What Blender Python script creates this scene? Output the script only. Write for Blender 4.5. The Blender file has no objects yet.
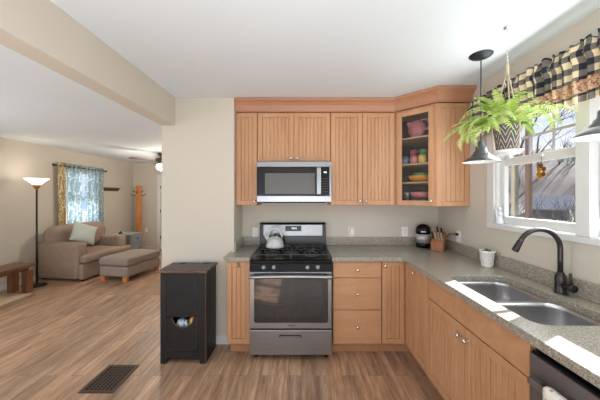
import bpy, bmesh, math, random
from mathutils import Vector, Matrix
R = math.radians
random.seed(7)
C = bpy.context.scene.collection
S = bpy.context.scene

# ------------------------------------------------------------------ camera
CAM_H = 1.53
cd = bpy.data.cameras.new('camera'); cam = bpy.data.objects.new('camera', cd); C.objects.link(cam)
cam.location = (0, 0, CAM_H); cam.rotation_euler = (R(90), 0, 0)
cd.sensor_width = 36; cd.lens = 36 * 270 / 600
cd.shift_x = -1.5 / 600; cd.shift_y = -4.0 / 600
cd.clip_start = 0.02; cd.clip_end = 300
S.camera = cam
# ------------------------------------------------------------------ world (winter sky with soft cloud)
w = bpy.data.worlds.new('sky'); S.world = w; w.use_nodes = True
nt = w.node_tree; nt.nodes.clear()
tc = nt.nodes.new('ShaderNodeTexCoord'); mp = nt.nodes.new('ShaderNodeMapping'); mp.inputs['Scale'].default_value = (1, 1, 2.4)
nz = nt.nodes.new('ShaderNodeTexNoise'); nz.inputs['Scale'].default_value = 3.2; nz.inputs['Detail'].default_value = 6
cr = nt.nodes.new('ShaderNodeValToRGB')
cr.color_ramp.elements[0].position = 0.42; cr.color_ramp.elements[0].color = (0.34, 0.54, 0.88, 1)
cr.color_ramp.elements[1].position = 0.62; cr.color_ramp.elements[1].color = (0.84, 0.89, 0.97, 1)
bg = nt.nodes.new('ShaderNodeBackground'); bg.inputs['Strength'].default_value = 1.25
wo = nt.nodes.new('ShaderNodeOutputWorld')
L = nt.links.new
L(tc.outputs['Generated'], mp.inputs['Vector']); L(mp.outputs[0], nz.inputs['Vector']); L(nz.outputs['Fac'], cr.inputs[0])
L(cr.outputs[0], bg.inputs['Color']); L(bg.outputs[0], wo.inputs[0])
# ------------------------------------------------------------------ lights
def light(name, kind, loc, energy, color=(1, 1, 1), size=None, size_y=None, aim=None, parent=None):
    ld = bpy.data.lights.new(name, kind); o = bpy.data.objects.new(name, ld); C.objects.link(o)
    ld.energy = energy; ld.color = color; o.location = loc
    if kind == 'AREA':
        ld.shape = 'RECTANGLE'; ld.size = size; ld.size_y = size_y or size
    elif kind == 'POINT' and size: ld.shadow_soft_size = size
    if aim is not None:
        o.rotation_euler = Vector(aim).to_track_quat('-Z', 'Y').to_euler()
    if parent: o.parent = parent
    return o
sun = light('sun', 'SUN', (6, 4, 6), 30.0, (1.0, 0.98, 0.93), aim=(-1, -0.53, -0.72)); sun.data.angle = R(0.6)
light('kitchen_bounce_light', 'AREA', (0.1, -0.55, 1.15), 52, (0.93, 0.97, 1.0), 2.2, 1.8, aim=(0, 0.22, 1))
light('living_bounce_light', 'AREA', (-3.1, 0.2, 1.0), 12, (0.95, 0.98, 1.0), 2.4, 2.4, aim=(0, 0.35, 1))
light('rear_fill_light', 'AREA', (-0.3, -1.83, 0.75), 40, (0.96, 0.98, 1.0), 2.4, 0.6, aim=(0, 1, 0))  # added low fill lamp behind the camera, no such source seen
light('living_rear_fill_light', 'AREA', (-3.2, -1.83, 1.4), 20, (0.97, 0.99, 1.0), 2.2, 1.6, aim=(0, 1, 0))  # added fill lamp at the unseen rear end of the living room
light('living_window_light', 'AREA', (-5.06, 5.95, 1.5), 15, (0.92, 0.97, 1.0), 0.85, 1.15, aim=(1, 0, 0))
light('living_side_fill_light', 'AREA', (-4.80, 2.0, 1.4), 38, (0.95, 0.98, 1.0), 1.7, 1.3, aim=(1, 0.1, 0))  # added fill lamp on the unseen left wall, brightens the right side
light('side_window_light', 'AREA', (1.585, 1.55, 1.82), 18, (0.93, 0.97, 1.0), 1.0, 1.3, aim=(-1, 0, -0.15))
# ------------------------------------------------------------------ exposure
S.view_settings.view_transform = 'Standard'; S.view_settings.look = 'None'
S.view_settings.gamma = 1; S.view_settings.use_curve_mapping = False
S.view_settings.exposure = 0.0

# ------------------------------------------------------------------ materials
MATS = {}
def srgb(r, g, b):
    f = lambda c: (c / 255 / 12.92) if c / 255 <= 0.04045 else ((c / 255 + 0.055) / 1.055) ** 2.4
    return (f(r), f(g), f(b), 1)
class N:
    """small node tree helper"""
    def __init__(s, name):
        s.m = bpy.data.materials.new(name); s.m.use_nodes = True; s.t = s.m.node_tree
        s.b = s.t.nodes['Principled BSDF']; s.out = s.t.nodes['Material Output']
    def n(s, typ, **kw):
        x = s.t.nodes.new('ShaderNode' + typ)
        for k, v in kw.items():
            if k in x.inputs: x.inputs[k].default_value = v
            else: setattr(x, k, v)
        return x
    def l(s, a, b): s.t.links.new(a, b)
    def co(s, which='Object', scale=(1, 1, 1), rot=(0, 0, 0)):
        t = s.n('TexCoord'); m = s.n('Mapping'); m.inputs['Scale'].default_value = scale; m.inputs['Rotation'].default_value = rot
        s.l(t.outputs[which], m.inputs['Vector']); return m.outputs[0]
    def noise(s, vec, scale, detail=4, rough=0.55):
        x = s.n('TexNoise'); x.inputs['Scale'].default_value = scale; x.inputs['Detail'].default_value = detail; x.inputs['Roughness'].default_value = rough
        s.l(vec, x.inputs['Vector']); return x.outputs['Fac']
    def ramp(s, fac, stops):
        x = s.n('ValToRGB'); e = x.color_ramp.elements
        while len(e) < len(stops): e.new(0.5)
        for k, (p, c) in enumerate(stops): e[k].position = p; e[k].color = c
        s.l(fac, x.inputs[0]); return x.outputs[0]
    def mix(s, fac, a, b, mode='MIX'):
        x = s.n('Mix'); x.data_type = 'RGBA'; x.blend_type = mode
        for v, i in ((fac, 0), (a, 6), (b, 7)):
            if hasattr(v, 'links'): s.l(v, x.inputs[i])
            else: x.inputs[i].default_value = v
        return x.outputs[2]
    def math(s, op, a, b=0.0):
        x = s.n('Math'); x.operation = op
        for v, i in ((a, 0), (b, 1)):
            if hasattr(v, 'links'): s.l(v, x.inputs[i])
            else: x.inputs[i].default_value = v
        return x.outputs[0]
    def bump(s, h, strength=0.2, dist=0.002):
        x = s.n('Bump'); x.inputs['Strength'].default_value = strength; x.inputs['Distance'].default_value = dist
        s.l(h, x.inputs['Height']); s.l(x.outputs[0], s.b.inputs['Normal'])
    def set(s, **kw):
        for k, v in kw.items():
            k = k.replace('_', ' ')
            i = s.b.inputs[k]
            if hasattr(v, 'links'): s.l(v, i)
            else: i.default_value = v
        return s.m
def plain(name, col, rough=0.5, metal=0.0, var=0.06, scale=18, **kw):
    x = N(name)
    f = x.noise(x.co(), scale, 3)
    d = tuple(c * (1 - var) for c in col[:3]) + (1,); u = tuple(min(1, c * (1 + var)) for c in col[:3]) + (1,)
    x.set(Base_Color=x.ramp(f, [(0.3, d), (0.7, u)]), Roughness=rough, Metallic=metal, **kw)
    MATS[name] = x.m; return x.m
def wood(name, dark, mid, lite, axis='Z', grain=9.0, rough=0.42, fine=60):
    x = N(name)
    sc = {'X': (0.12, 1, 1), 'Y': (1, 0.12, 1), 'Z': (1, 1, 0.12)}[axis]
    v = x.co('Object', sc)
    a = x.noise(v, grain, 5, 0.6); b = x.noise(v, fine, 3, 0.6)
    col = x.ramp(a, [(0.3, dark), (0.5, mid), (0.72, lite)])
    col = x.mix(0.28, col, x.ramp(b, [(0.35, dark), (0.65, lite)]))
    x.set(Base_Color=col, Roughness=rough); x.bump(b, 0.05, 0.001)
    MATS[name] = x.m; return x.m
def emit(name, col, strength):
    x = N(name); x.set(Base_Color=col, Emission_Color=col, Emission_Strength=strength, Roughness=0.4)
    return x.m
def glassy(name, tint=(1, 1, 1, 1), refl=0.07):
    x = N(name)
    tr = x.n('BsdfTransparent'); tr.inputs['Color'].default_value = tint
    gl = x.n('BsdfGlossy'); gl.inputs['Roughness'].default_value = 0.02
    mx = x.n('MixShader'); mx.inputs[0].default_value = refl
    x.l(tr.outputs[0], mx.inputs[1]); x.l(gl.outputs[0], mx.inputs[2]); x.l(mx.outputs[0], x.out.inputs['Surface'])
    x.t.nodes.remove(x.b); return x.m

maple_d, maple_m, maple_l = srgb(182, 132, 95), srgb(195, 146, 107), srgb(206, 160, 122)
M_MAPLE = wood('maple', maple_d, maple_m, maple_l, 'Z')
M_MAPLEX = wood('maple_flat', maple_d, maple_m, maple_l, 'X')
M_CROWN = wood('maple_crown', srgb(168, 116, 88), srgb(180, 128, 98), srgb(190, 140, 108), 'X')
M_CABIN = plain('cabinet_inside_shade', srgb(24, 23, 27), 0.6)  # near-black colour stands in for the shade inside the corner cabinet
M_SHELF = plain('shelf_maple', srgb(205, 160, 118), 0.5)
M_TOE = plain('toe_board', srgb(172, 124, 88), 0.6)
M_STEEL = N('stainless')
_v = M_STEEL.co('Object', (1, 1, 40)); _f = M_STEEL.noise(_v, 6, 3)
M_STEEL = M_STEEL.set(Base_Color=M_STEEL.ramp(_f, [(0.3, (0.29, 0.30, 0.315, 1)), (0.7, (0.37, 0.38, 0.395, 1))]), Metallic=1.0, Roughness=0.30)
M_BGST = plain('backguard_steel', (0.21, 0.215, 0.225, 1), 0.34, 1.0, 0.03)
M_SINK = plain('sink_steel', (0.62, 0.62, 0.63, 1), 0.28, 1.0, 0.05)
M_CHROME = plain('chrome', (0.78, 0.78, 0.79, 1), 0.15, 1.0, 0.02)
M_BLKST = plain('dark_stainless', srgb(112, 104, 102), 0.42, 0.35, 0.05)
M_KNOB = plain('knob_metal', (0.20, 0.20, 0.21, 1), 0.4, 0.9)
M_BLK = plain('black_enamel', srgb(16, 16, 17), 0.25, 0, 0.04, Specular_IOR_Level=0.25)
M_BLKM = plain('black_matte', srgb(28, 28, 29), 0.6)
M_IRON = plain('cast_iron', srgb(66, 66, 67), 0.5)
M_OVENGL = plain('oven_glass', srgb(14, 14, 15), 0.05, 0, 0.02, Coat_Weight=1.0, Coat_IOR=1.5, Coat_Roughness=0.03)
M_OVENIN = plain('oven_window_glass', srgb(30, 30, 31), 0.08, 0, 0.02, Coat_Weight=1.0, Coat_IOR=1.5, Coat_Roughness=0.03)
M_MWIN = plain('microwave_window_mesh', srgb(100, 98, 96), 0.22, 0, 0.02)
M_MGL = plain('microwave_glass', srgb(22, 18, 18), 0.18, 0, 0.02)
M_WHITE = plain('white_paint', srgb(220, 221, 220), 0.45, 0, 0.01)
M_PLAST = plain('white_plastic', srgb(240, 238, 232), 0.4, 0, 0.01)
M_FAUCET = plain('oil_bronze', srgb(62, 58, 57), 0.32, 0.7)
M_DISP = emit('display_digits', (0.8, 0.95, 1, 1), 1.5)
M_GLASS = glassy('window_glass')
M_CGLASS = glassy('cabinet_glass', (0.93, 0.95, 0.96, 1), 0.05)

def wallmat(name, c):
    x = N(name); v = x.co(); f = x.noise(v, 1.2, 2); g = x.noise(v, 140, 2)
    d = tuple(k * 0.975 for k in c[:3]) + (1,)
    x.set(Base_Color=x.ramp(f, [(0.35, d), (0.65, c)]), Roughness=0.75); x.bump(g, 0.06, 0.001); return x.m
M_WALL = wallmat('wall_beige', srgb(206, 198, 185))
M_CEIL = wallmat('ceiling_white', srgb(226, 234, 240))

x = N('plank_floor')
t = x.n('TexCoord'); sp = x.n('SeparateXYZ'); cb = x.n('CombineXYZ')
x.l(t.outputs['Object'], sp.inputs[0]); x.l(sp.outputs['Y'], cb.inputs['X']); x.l(sp.outputs['X'], cb.inputs['Y'])
br = x.n('TexBrick'); br.offset = 0.37; br.inputs['Scale'].default_value = 1.0
br.inputs['Brick Width'].default_value = 1.15; br.inputs['Row Height'].default_value = 0.115
br.inputs['Mortar Size'].default_value = 0.0016; br.inputs['Mortar Smooth'].default_value = 0.3; br.inputs['Bias'].default_value = 0.0
br.inputs['Color1'].default_value = (0, 0, 0, 1); br.inputs['Color2'].default_value = (1, 1, 1, 1); br.inputs['Mortar'].default_value = (0.5, 0.5, 0.5, 1)
x.l(cb.outputs[0], br.inputs['Vector'])
# grain shifted per plank
ad = x.n('VectorMath'); ad.operation = 'ADD'; sc_ = x.n('VectorMath'); sc_.operation = 'SCALE'; sc_.inputs['Scale'].default_value = 7.0
x.l(br.outputs['Color'], sc_.inputs[0]); x.l(t.outputs['Object'], ad.inputs[0]); x.l(sc_.outputs[0], ad.inputs[1])
mm = x.n('Mapping'); mm.inputs['Scale'].default_value = (1, 0.09, 1); x.l(ad.outputs[0], mm.inputs['Vector'])
g1 = x.noise(mm.outputs[0], 22, 6, 0.65); g2 = x.noise(mm.outputs[0], 90, 3, 0.6)
base = x.ramp(g1, [(0.30, srgb(112, 82, 62)), (0.5, srgb(178, 141, 112)), (0.70, srgb(220, 186, 156))])
base = x.mix(0.3, base, x.ramp(g2, [(0.3, srgb(112, 82, 62)), (0.7, srgb(218, 182, 152))]))
tone = x.ramp(br.outputs['Color'], [(0.0, (0.80, 0.80, 0.80, 1)), (1.0, (1.12, 1.08, 1.05, 1))])
base = x.mix(1.0, base, tone, 'MULTIPLY')
base = x.mix(x.math('MULTIPLY', br.outputs['Fac'], 0.75), base, srgb(60, 42, 32))
M_FLOOR = x.set(Base_Color=base, Roughness=x.math('ADD', x.math('MULTIPLY', g1, 0.2), 0.30)); x.bump(g2, 0.06, 0.001)

x = N('speckled_counter'); v = x.co()
a = x.noise(v, 120, 3, 0.75); b = x.noise(v, 260, 2, 0.7); vo = x.n('TexVoronoi'); vo.inputs['Scale'].default_value = 210; x.l(v, vo.inputs['Vector'])
col = x.ramp(a, [(0.33, srgb(76, 71, 62)), (0.46, srgb(138, 132, 119)), (0.56, srgb(166, 159, 146)), (0.70, srgb(228, 220, 205))])
col = x.mix(0.4, col, x.ramp(b, [(0.38, srgb(84, 79, 70)), (0.62, srgb(200, 192, 177))]))
M_COUNTER = x.set(Base_Color=col, Roughness=0.24)

x = N('distressed_black'); v = x.co('Object', (1, 1, 0.08)); a = x.noise(v, 30, 4); 
M_BIN = x.set(Base_Color=x.ramp(a, [(0.35, srgb(12, 12, 14)), (0.7, srgb(24, 24, 27))]), Roughness=0.5); x.bump(a, 0.2, 0.002)
M_WORN = wood('worn_edge', srgb(60, 44, 36), srgb(120, 82, 62), srgb(150, 108, 84), 'X', 40)
M_BINLID = wood('worn_black_lid', srgb(44, 40, 40), srgb(62, 54, 52), srgb(92, 76, 68), 'X', 14)

def fabric(name, c, scale=260, var=0.22):
    x = N(name); v = x.co(); a = x.noise(v, scale, 2); b = x.noise(v, 14, 3)
    d = tuple(k * (1 - var) for k in c[:3]) + (1,); u = tuple(min(1, k * (1 + var)) for k in c[:3]) + (1,)
    col = x.mix(0.35, x.ramp(a, [(0.3, d), (0.7, u)]), x.ramp(b, [(0.3, d), (0.7, u)]))
    x.set(Base_Color=col, Roughness=0.9); x.bump(a, 0.25, 0.002); return x.m
M_SOFA = fabric('taupe_weave', srgb(154, 132, 115))
M_OTTO = fabric('grey_taupe_weave', srgb(150, 136, 126))
M_PILLOW = fabric('sage_weave', srgb(186, 190, 182), 200, 0.1)
M_RUG = fabric('jute', srgb(214, 190, 156), 150)
M_FOOT = wood('orange_foot', srgb(180, 104, 52), srgb(206, 128, 70), srgb(220, 148, 90))
M_BENCH = wood('bench_wood', srgb(92, 62, 46), srgb(120, 84, 62), srgb(148, 110, 84), 'Y', 14)
M_BENCHL = wood('bench_leg_wood', srgb(88, 52, 34), srgb(124, 78, 52), srgb(146, 98, 68), 'Z', 14)
M_RACK = wood('golden_pine', srgb(178, 112, 56), srgb(202, 134, 74), srgb(216, 152, 92), 'Z', 16)
M_DKWOOD = wood('dark_walnut', srgb(70, 44, 34), srgb(92, 60, 46), srgb(116, 80, 62), 'Y', 16)
M_BLUEGR = plain('blue_grey_paint', srgb(128, 140, 144), 0.5)
M_TABTOP = plain('table_top_paint', srgb(150, 148, 142), 0.5)
M_LAMPPOLE = plain('dark_bronze', srgb(58, 50, 44), 0.4, 0.5)
M_GOLD = plain('amber_brass', srgb(196, 140, 76), 0.35, 0.6)
M_LAMPGL = emit('lit_frosted_glass', (1.0, 0.92, 0.80, 1), 2.0)
M_FANGL = emit('lit_fan_globe', (1.0, 0.93, 0.82, 1), 4.5)
M_FAN = plain('fan_dark', srgb(60, 56, 56), 0.4, 0.4)
M_BLADE = wood('fan_blade_wood', srgb(92, 80, 72), srgb(112, 98, 90), srgb(126, 112, 104), 'X')
M_PENDANT = plain('grey_enamel', srgb(76, 78, 80), 0.35, 0.2)
M_PENDIN = plain('white_enamel', srgb(240, 240, 238), 0.4)
M_PENDROD = plain('dark_rod', srgb(54, 60, 62), 0.4, 0.6)
M_LEAF = N('fern_green'); _f = M_LEAF.noise(M_LEAF.co(), 9, 3)
M_LEAF = M_LEAF.set(Base_Color=M_LEAF.ramp(_f, [(0.35, srgb(138, 172, 70)), (0.5, srgb(178, 204, 100)), (0.66, srgb(212, 222, 150))]), Roughness=0.5)
M_ROPE = fabric('jute_rope', srgb(188, 172, 148), 300)
M_SAUCER = plain('clear_white_plastic', srgb(226, 228, 226), 0.3)
M_KETTLE = plain('grey_enamel_kettle', srgb(196, 196, 194), 0.3, 0.15)
M_BLOCK = wood('block_wood', srgb(136, 84, 54), srgb(160, 104, 70), srgb(176, 122, 86), 'Z', 14)
M_HANDLE = plain('knife_handle', srgb(176, 156, 136), 0.45)
M_HANDLED = plain('knife_handle_dark', srgb(58, 44, 38), 0.45)
M_SOIL = plain('dark_soil', srgb(58, 50, 44), 0.9)
M_GRILLE = plain('register_bronze', srgb(78, 60, 50), 0.45, 0.4)
M_BARK = wood('grey_bark', srgb(66, 63, 61), srgb(86, 83, 81), srgb(106, 103, 101), 'Z', 12, 0.9)
M_SHEDW = plain('shed_boards', srgb(96, 92, 90), 0.9)
M_SHEDR = plain('shed_roofing', srgb(160, 160, 162), 0.8)
M_POST = wood('porch_post_wood', srgb(84, 66, 56), srgb(96, 78, 66), srgb(108, 90, 78), 'Z')

x = N('brush_ground'); v = x.co(); a = x.noise(v, 1.6, 8, 0.75); b = x.noise(v, 9, 4, 0.7)
col = x.mix(0.5, x.ramp(a, [(0.3, srgb(84, 82, 80)), (0.7, srgb(116, 113, 110))]), x.ramp(b, [(0.3, srgb(76, 74, 73)), (0.7, srgb(124, 121, 118))]))
M_HILL = x.set(Base_Color=col, Roughness=1.0)

x = N('buffalo_check'); t = x.n('TexCoord'); sp = x.n('SeparateXYZ'); x.l(t.outputs['UV'], sp.inputs[0])
K = 1 / 0.072
su = x.math('GREATER_THAN', x.math('FRACT', x.math('MULTIPLY', sp.outputs['X'], K)), 0.5)
sv = x.math('GREATER_THAN', x.math('FRACT', x.math('MULTIPLY', sp.outputs['Y'], K)), 0.5)
both = x.math('ADD', su, sv)
ck = x.ramp(x.math('MULTIPLY', both, 0.5), [(0.0, srgb(228, 209, 174)), (0.5, srgb(112, 104, 98)), (1.0, srgb(34, 35, 46))])
ck_n = ck.node; ck_n.color_ramp.interpolation = 'CONSTANT'; ck_n.color_ramp.elements[1].position = 0.4; ck_n.color_ramp.elements[2].position = 0.9
fl = x.noise(t.outputs['UV'], 55, 3, 0.7)
flo = x.ramp(fl, [(0.36, srgb(104, 52, 46)), (0.46, srgb(176, 128, 104)), (0.56, srgb(216, 188, 152)), (0.66, srgb(140, 78, 66))])
band = x.math('MULTIPLY', x.math('GREATER_THAN', sp.outputs['Y'], 0.05), x.math('LESS_THAN', sp.outputs['Y'], 0.125))
M_CHECK = x.set(Base_Color=x.mix(band, ck, flo), Roughness=0.9)

def leafcloth(name, base, leaf, transl):
    x = N(name); t = x.n('TexCoord'); m = x.n('Mapping'); m.inputs['Scale'].default_value = (1, 0.75, 1); x.l(t.outputs['UV'], m.inputs['Vector'])
    vo = x.n('TexVoronoi'); vo.feature = 'F1'; vo.inputs['Scale'].default_value = 24; x.l(m.outputs[0], vo.inputs['Vector'])
    wv = x.n('TexWave'); wv.inputs['Scale'].default_value = 4; wv.inputs['Distortion'].default_value = 9; wv.inputs['Detail'].default_value = 2; x.l(m.outputs[0], wv.inputs['Vector'])
    f = x.math('MAXIMUM', x.math('LESS_THAN', vo.outputs['Distance'], 0.36), x.math('GREATER_THAN', wv.outputs['Fac'], 0.93))
    col = x.mix(f, base, leaf)
    df = x.n('BsdfDiffuse'); tl = x.n('BsdfTranslucent'); mx = x.n('MixShader'); mx.inputs[0].default_value = transl
    x.l(col, df.inputs['Color']); x.l(col, tl.inputs['Color']); x.l(df.outputs[0], mx.inputs[1]); x.l(tl.outputs[0], mx.inputs[2]); x.l(mx.outputs[0], x.out.inputs['Surface'])
    x.t.nodes.remove(x.b); return x.m
M_CURTB = leafcloth('blue_vine_cloth', srgb(188, 206, 212), srgb(246, 249, 248), 0.7)
M_CURTG = leafcloth('gold_vine_cloth', srgb(206, 174, 112), srgb(242, 234, 212), 0.2)
x = N('towel_cloth'); v = x.co(); vo = x.n('TexVoronoi'); vo.inputs['Scale'].default_value = 45; x.l(v, vo.inputs['Vector'])
f = x.ramp(vo.outputs['Distance'], [(0.22, srgb(170, 96, 96)), (0.34, srgb(206, 186, 160)), (0.42, srgb(236, 230, 220))])
M_TOWEL = x.set(Base_Color=f, Roughness=0.95)

x = N('chevron_pot'); t = x.n('TexCoord'); sp = x.n('SeparateXYZ'); x.l(t.outputs['UV'], sp.inputs[0])
zz = x.math('ABSOLUTE', x.math('SUBTRACT', x.math('FRACT', x.math('MULTIPLY', sp.outputs['X'], 8)), 0.5))
st = x.math('GREATER_THAN', x.math('FRACT', x.math('ADD', x.math('MULTIPLY', sp.outputs['Y'], 9), x.math('MULTIPLY', zz, 3.2))), 0.80)
M_CHEV = x.set(Base_Color=x.mix(st, srgb(82, 74, 72), srgb(206, 196, 184)), Roughness=0.6)
x = N('white_lattice_pot'); v = x.co(); vo = x.n('TexVoronoi'); vo.inputs['Scale'].default_value = 90; vo.distance = 'CHEBYCHEV'; x.l(v, vo.inputs['Vector'])
M_LATT = x.set(Base_Color=x.ramp(vo.outputs['Distance'], [(0.4, srgb(250, 249, 245)), (0.65, srgb(222, 219, 210))]), Roughness=0.4)

# ------------------------------------------------------------------ geometry helper
class G:
    def __init__(s, M=None): s.bm = bmesh.new(); s.M = M or Matrix(); s.uv = None
    def _f(s, vs, smooth=False):
        try: f = s.bm.faces.new(vs)
        except ValueError: return None
        f.smooth = smooth; return f
    def box(s, x0, x1, y0, y1, z0, z1):
        v = [s.bm.verts.new((x, y, z)) for z in (z0, z1) for x, y in ((x0, y0), (x1, y0), (x1, y1), (x0, y1))]
        for q in ((3, 2, 1, 0), (4, 5, 6, 7), (0, 1, 5, 4), (1, 2, 6, 5), (2, 3, 7, 6), (3, 0, 4, 7)): s._f([v[i] for i in q])
        return s
    def prism(s, pts, a0, a1, axis='z'):
        m = {'z': lambda p, a: (p[0], p[1], a), 'y': lambda p, a: (p[0], a, p[1]), 'x': lambda p, a: (a, p[0], p[1])}[axis]
        A = [s.bm.verts.new(m(p, a0)) for p in pts]; B = [s.bm.verts.new(m(p, a1)) for p in pts]
        s._f(A[::-1]); s._f(B); n = len(pts)
        for i in range(n): s._f([A[i], A[(i + 1) % n], B[(i + 1) % n], B[i]])
        return s
    def tube(s, path, r, n=8, caps=True, closed=False):
        P = [Vector(p) for p in path]; rr = r if isinstance(r, (list, tuple)) else [r] * len(P)
        rings = []; up = None; m = len(P)
        for i, p in enumerate(P):
            if closed: d = (P[(i + 1) % m] - P[i - 1])
            else: d = P[min(i + 1, m - 1)] - P[max(i - 1, 0)]
            if d.length < 1e-9: d = Vector((0, 0, 1))
            d.normalize()
            if up is None:
                up = Vector((0, 0, 1)) if abs(d.z) < 0.9 else Vector((1, 0, 0))
            a = d.cross(up)
            if a.length < 1e-6: a = d.cross(Vector((0, 1, 0)))
            a.normalize(); b = a.cross(d).normalized(); up = b
            rings.append([s.bm.verts.new(p + (a * math.cos(t) + b * math.sin(t)) * rr[i]) for t in [2 * math.pi * k / n for k in range(n)]])
        for i in range(m if closed else m - 1):
            A, B = rings[i], rings[(i + 1) % m]
            for k in range(n): s._f([A[k], A[(k + 1) % n], B[(k + 1) % n], B[k]], True)
        if caps and not closed:
            s._f(rings[0][::-1]); s._f(rings[-1])
        return s
    def cyl(s, p0, p1, r0, r1=None, n=20): return s.tube([p0, p1], [r0, r0 if r1 is None else r1], n)
    def lathe(s, prof, c=(0, 0, 0), n=28, M=None, cap0=True, cap1=True, smooth=True, closed=False):
        c = Vector(c); rings = []
        for r, z in prof:
            ring = []
            for k in range(n):
                t = 2 * math.pi * k / n; p = Vector((r * math.cos(t), r * math.sin(t), z))
                if M: p = M @ p
                ring.append(s.bm.verts.new(c + p))
            rings.append(ring)
        uvl = s.bm.loops.layers.uv.verify()
        m = len(rings)
        for i in range(m if closed else m - 1):
            A, B = rings[i], rings[(i + 1) % m]
            for k in range(n):
                f = s._f([A[k], A[(k + 1) % n], B[(k + 1) % n], B[k]], smooth)
                if f:
                    for lp, (uu, vv) in zip(f.loops, ((k, i), (k + 1, i), (k + 1, i + 1), (k, i + 1))): lp[uvl].uv = (uu / n, vv / max(1, m - 1))
        if not closed:
            if cap0: s._f(rings[0][::-1])
            if cap1: s._f(rings[-1])
        return s
    def ball(s, c, r, n=14, M=None):
        r = r if isinstance(r, (tuple, list)) else (r, r, r); c = Vector(c); rings = []
        def pt(v):
            v = Vector((v[0] * r[0], v[1] * r[1], v[2] * r[2])); return c + (M @ v if M else v)
        k = n // 2
        top = s.bm.verts.new(pt((0, 0, 1))); bot = s.bm.verts.new(pt((0, 0, -1)))
        for i in range(1, k):
            a = math.pi * i / k
            rings.append([s.bm.verts.new(pt((math.sin(a) * math.cos(2 * math.pi * j / n), math.sin(a) * math.sin(2 * math.pi * j / n), math.cos(a)))) for j in range(n)])
        for j in range(n):
            s._f([top, rings[0][j], rings[0][(j + 1) % n]], True); s._f([bot, rings[-1][(j + 1) % n], rings[-1][j]], True)
            for i in range(len(rings) - 1): s._f([rings[i][j], rings[i + 1][j], rings[i + 1][(j + 1) % n], rings[i][(j + 1) % n]], True)
        return s
    def cushion(s, x0, x1, y0, y1, z0, z1, r=0.05, puff=0.0, k=10, M=None):
        """soft rounded block"""
        h = Vector(((x1 - x0) / 2, (y1 - y0) / 2, (z1 - z0) / 2)); c = Vector(((x0 + x1) / 2, (y0 + y1) / 2, (z0 + z1) / 2))
        vm = {}
        def V(i, j, l):
            key = (i, j, l)
            if key not in vm:
                def m(q, hh):
                    # denser near the edges
                    u = 2 * q / k - 1; return hh * math.sin(u * math.pi / 2) ** 1 if False else hh * (1.5 * u - 0.5 * u ** 3)
                p = Vector((m(i, h.x), m(j, h.y), m(l, h.z)))
                rr = min(r, h.x, h.y, h.z) * 0.999
                inn = Vector([max(-hh + rr, min(hh - rr, q)) for q, hh in zip(p, h)])
                d = p - inn
                if d.length > 1e-9: p = inn + d.normalized() * rr
                if puff:
                    fx, fy, fz = 1 - (p.x / h.x) ** 2, 1 - (p.y / h.y) ** 2, 1 - (p.z / h.z) ** 2
                    p.z += puff * max(0, fx) * max(0, fy) * (1 if p.z > 0 else -0.2)
                    p.y += (puff * 0.6) * max(0, fx) * max(0, fz) * (1 if p.y > 0 else -1)
                p = p + c
                vm[key] = s.bm.verts.new(M @ p if M else p)
            return vm[key]
        for a in range(k):
            for b in range(k):
                s._f([V(a, b, 0), V(a, b + 1, 0), V(a + 1, b + 1, 0), V(a + 1, b, 0)], True)
                s._f([V(a, b, k), V(a + 1, b, k), V(a + 1, b + 1, k), V(a, b + 1, k)], True)
                s._f([V(a, 0, b), V(a + 1, 0, b), V(a + 1, 0, b + 1), V(a, 0, b + 1)], True)
                s._f([V(a, k, b), V(a, k, b + 1), V(a + 1, k, b + 1), V(a + 1, k, b)], True)
                s._f([V(0, a, b), V(0, a, b + 1), V(0, a + 1, b + 1), V(0, a + 1, b)], True)
                s._f([V(k, a, b), V(k, a + 1, b), V(k, a + 1, b + 1), V(k, a, b + 1)], True)
        return s
    def sheet(s, fn, nu, nv, uvfn=None, smooth=True):
        """open surface from fn(i/nu, j/nv)"""
        uvl = s.bm.loops.layers.uv.verify()
        g = [[s.bm.verts.new(fn(i / nu, j / nv)) for j in range(nv + 1)] for i in range(nu + 1)]
        for i in range(nu):
            for j in range(nv):
                f = s._f([g[i][j], g[i + 1][j], g[i + 1][j + 1], g[i][j + 1]], smooth)
                if f and uvfn:
                    for lp, (a, b) in zip(f.loops, ((i, j), (i + 1, j), (i + 1, j + 1), (i, j + 1))): lp[uvl].uv = uvfn(a / nu, b / nv)
        return s
    def xf(s, M):
        bmesh.ops.transform(s.bm, matrix=M, verts=s.bm.verts); return s
    def build(s, name, mat, parent=None, bevel=0.0, seg=2, solid=0.0, M=None, recalc=True):
        if recalc: bmesh.ops.recalc_face_normals(s.bm, faces=s.bm.faces)
        if M: s.xf(M)
        me = bpy.data.meshes.new(name); s.bm.to_mesh(me); s.bm.free()
        me.materials.append(mat)
        o = bpy.data.objects.new(name, me); C.objects.link(o)
        if parent: o.parent = parent
        if solid:
            m = o.modifiers.new('solid', 'SOLIDIFY'); m.thickness = solid; m.offset = 0
        if bevel:
            m = o.modifiers.new('bevel', 'BEVEL'); m.width = bevel; m.segments = seg; m.limit_method = 'ANGLE'; m.angle_limit = R(40)
        return o
T = Matrix.Translation
def RZ(a): return Matrix.Rotation(R(a), 4, 'Z')
def RX(a): return Matrix.Rotation(R(a), 4, 'X')
def RY(a): return Matrix.Rotation(R(a), 4, 'Y')
def tag(o, label, cat, group=None):
    o['label'] = label; o['category'] = cat
    if group: o['group'] = group
    return o
def thing(name, label, cat, loc=(0, 0, 0), rz=0.0, group=None):
    o = bpy.data.objects.new(name, None); C.objects.link(o); o.empty_display_size = 0.05
    o.location = loc; o.rotation_euler = (0, 0, R(rz)); return tag(o, label, cat, group)
def W(o): return T(-Vector(o.location))           # world coordinates -> the thing's own
def struct(name, g, mat, parent=None, bevel=0.0):
    o = g.build(name, mat, parent, bevel)
    if not parent: o['kind'] = 'structure'
    return o
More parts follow.
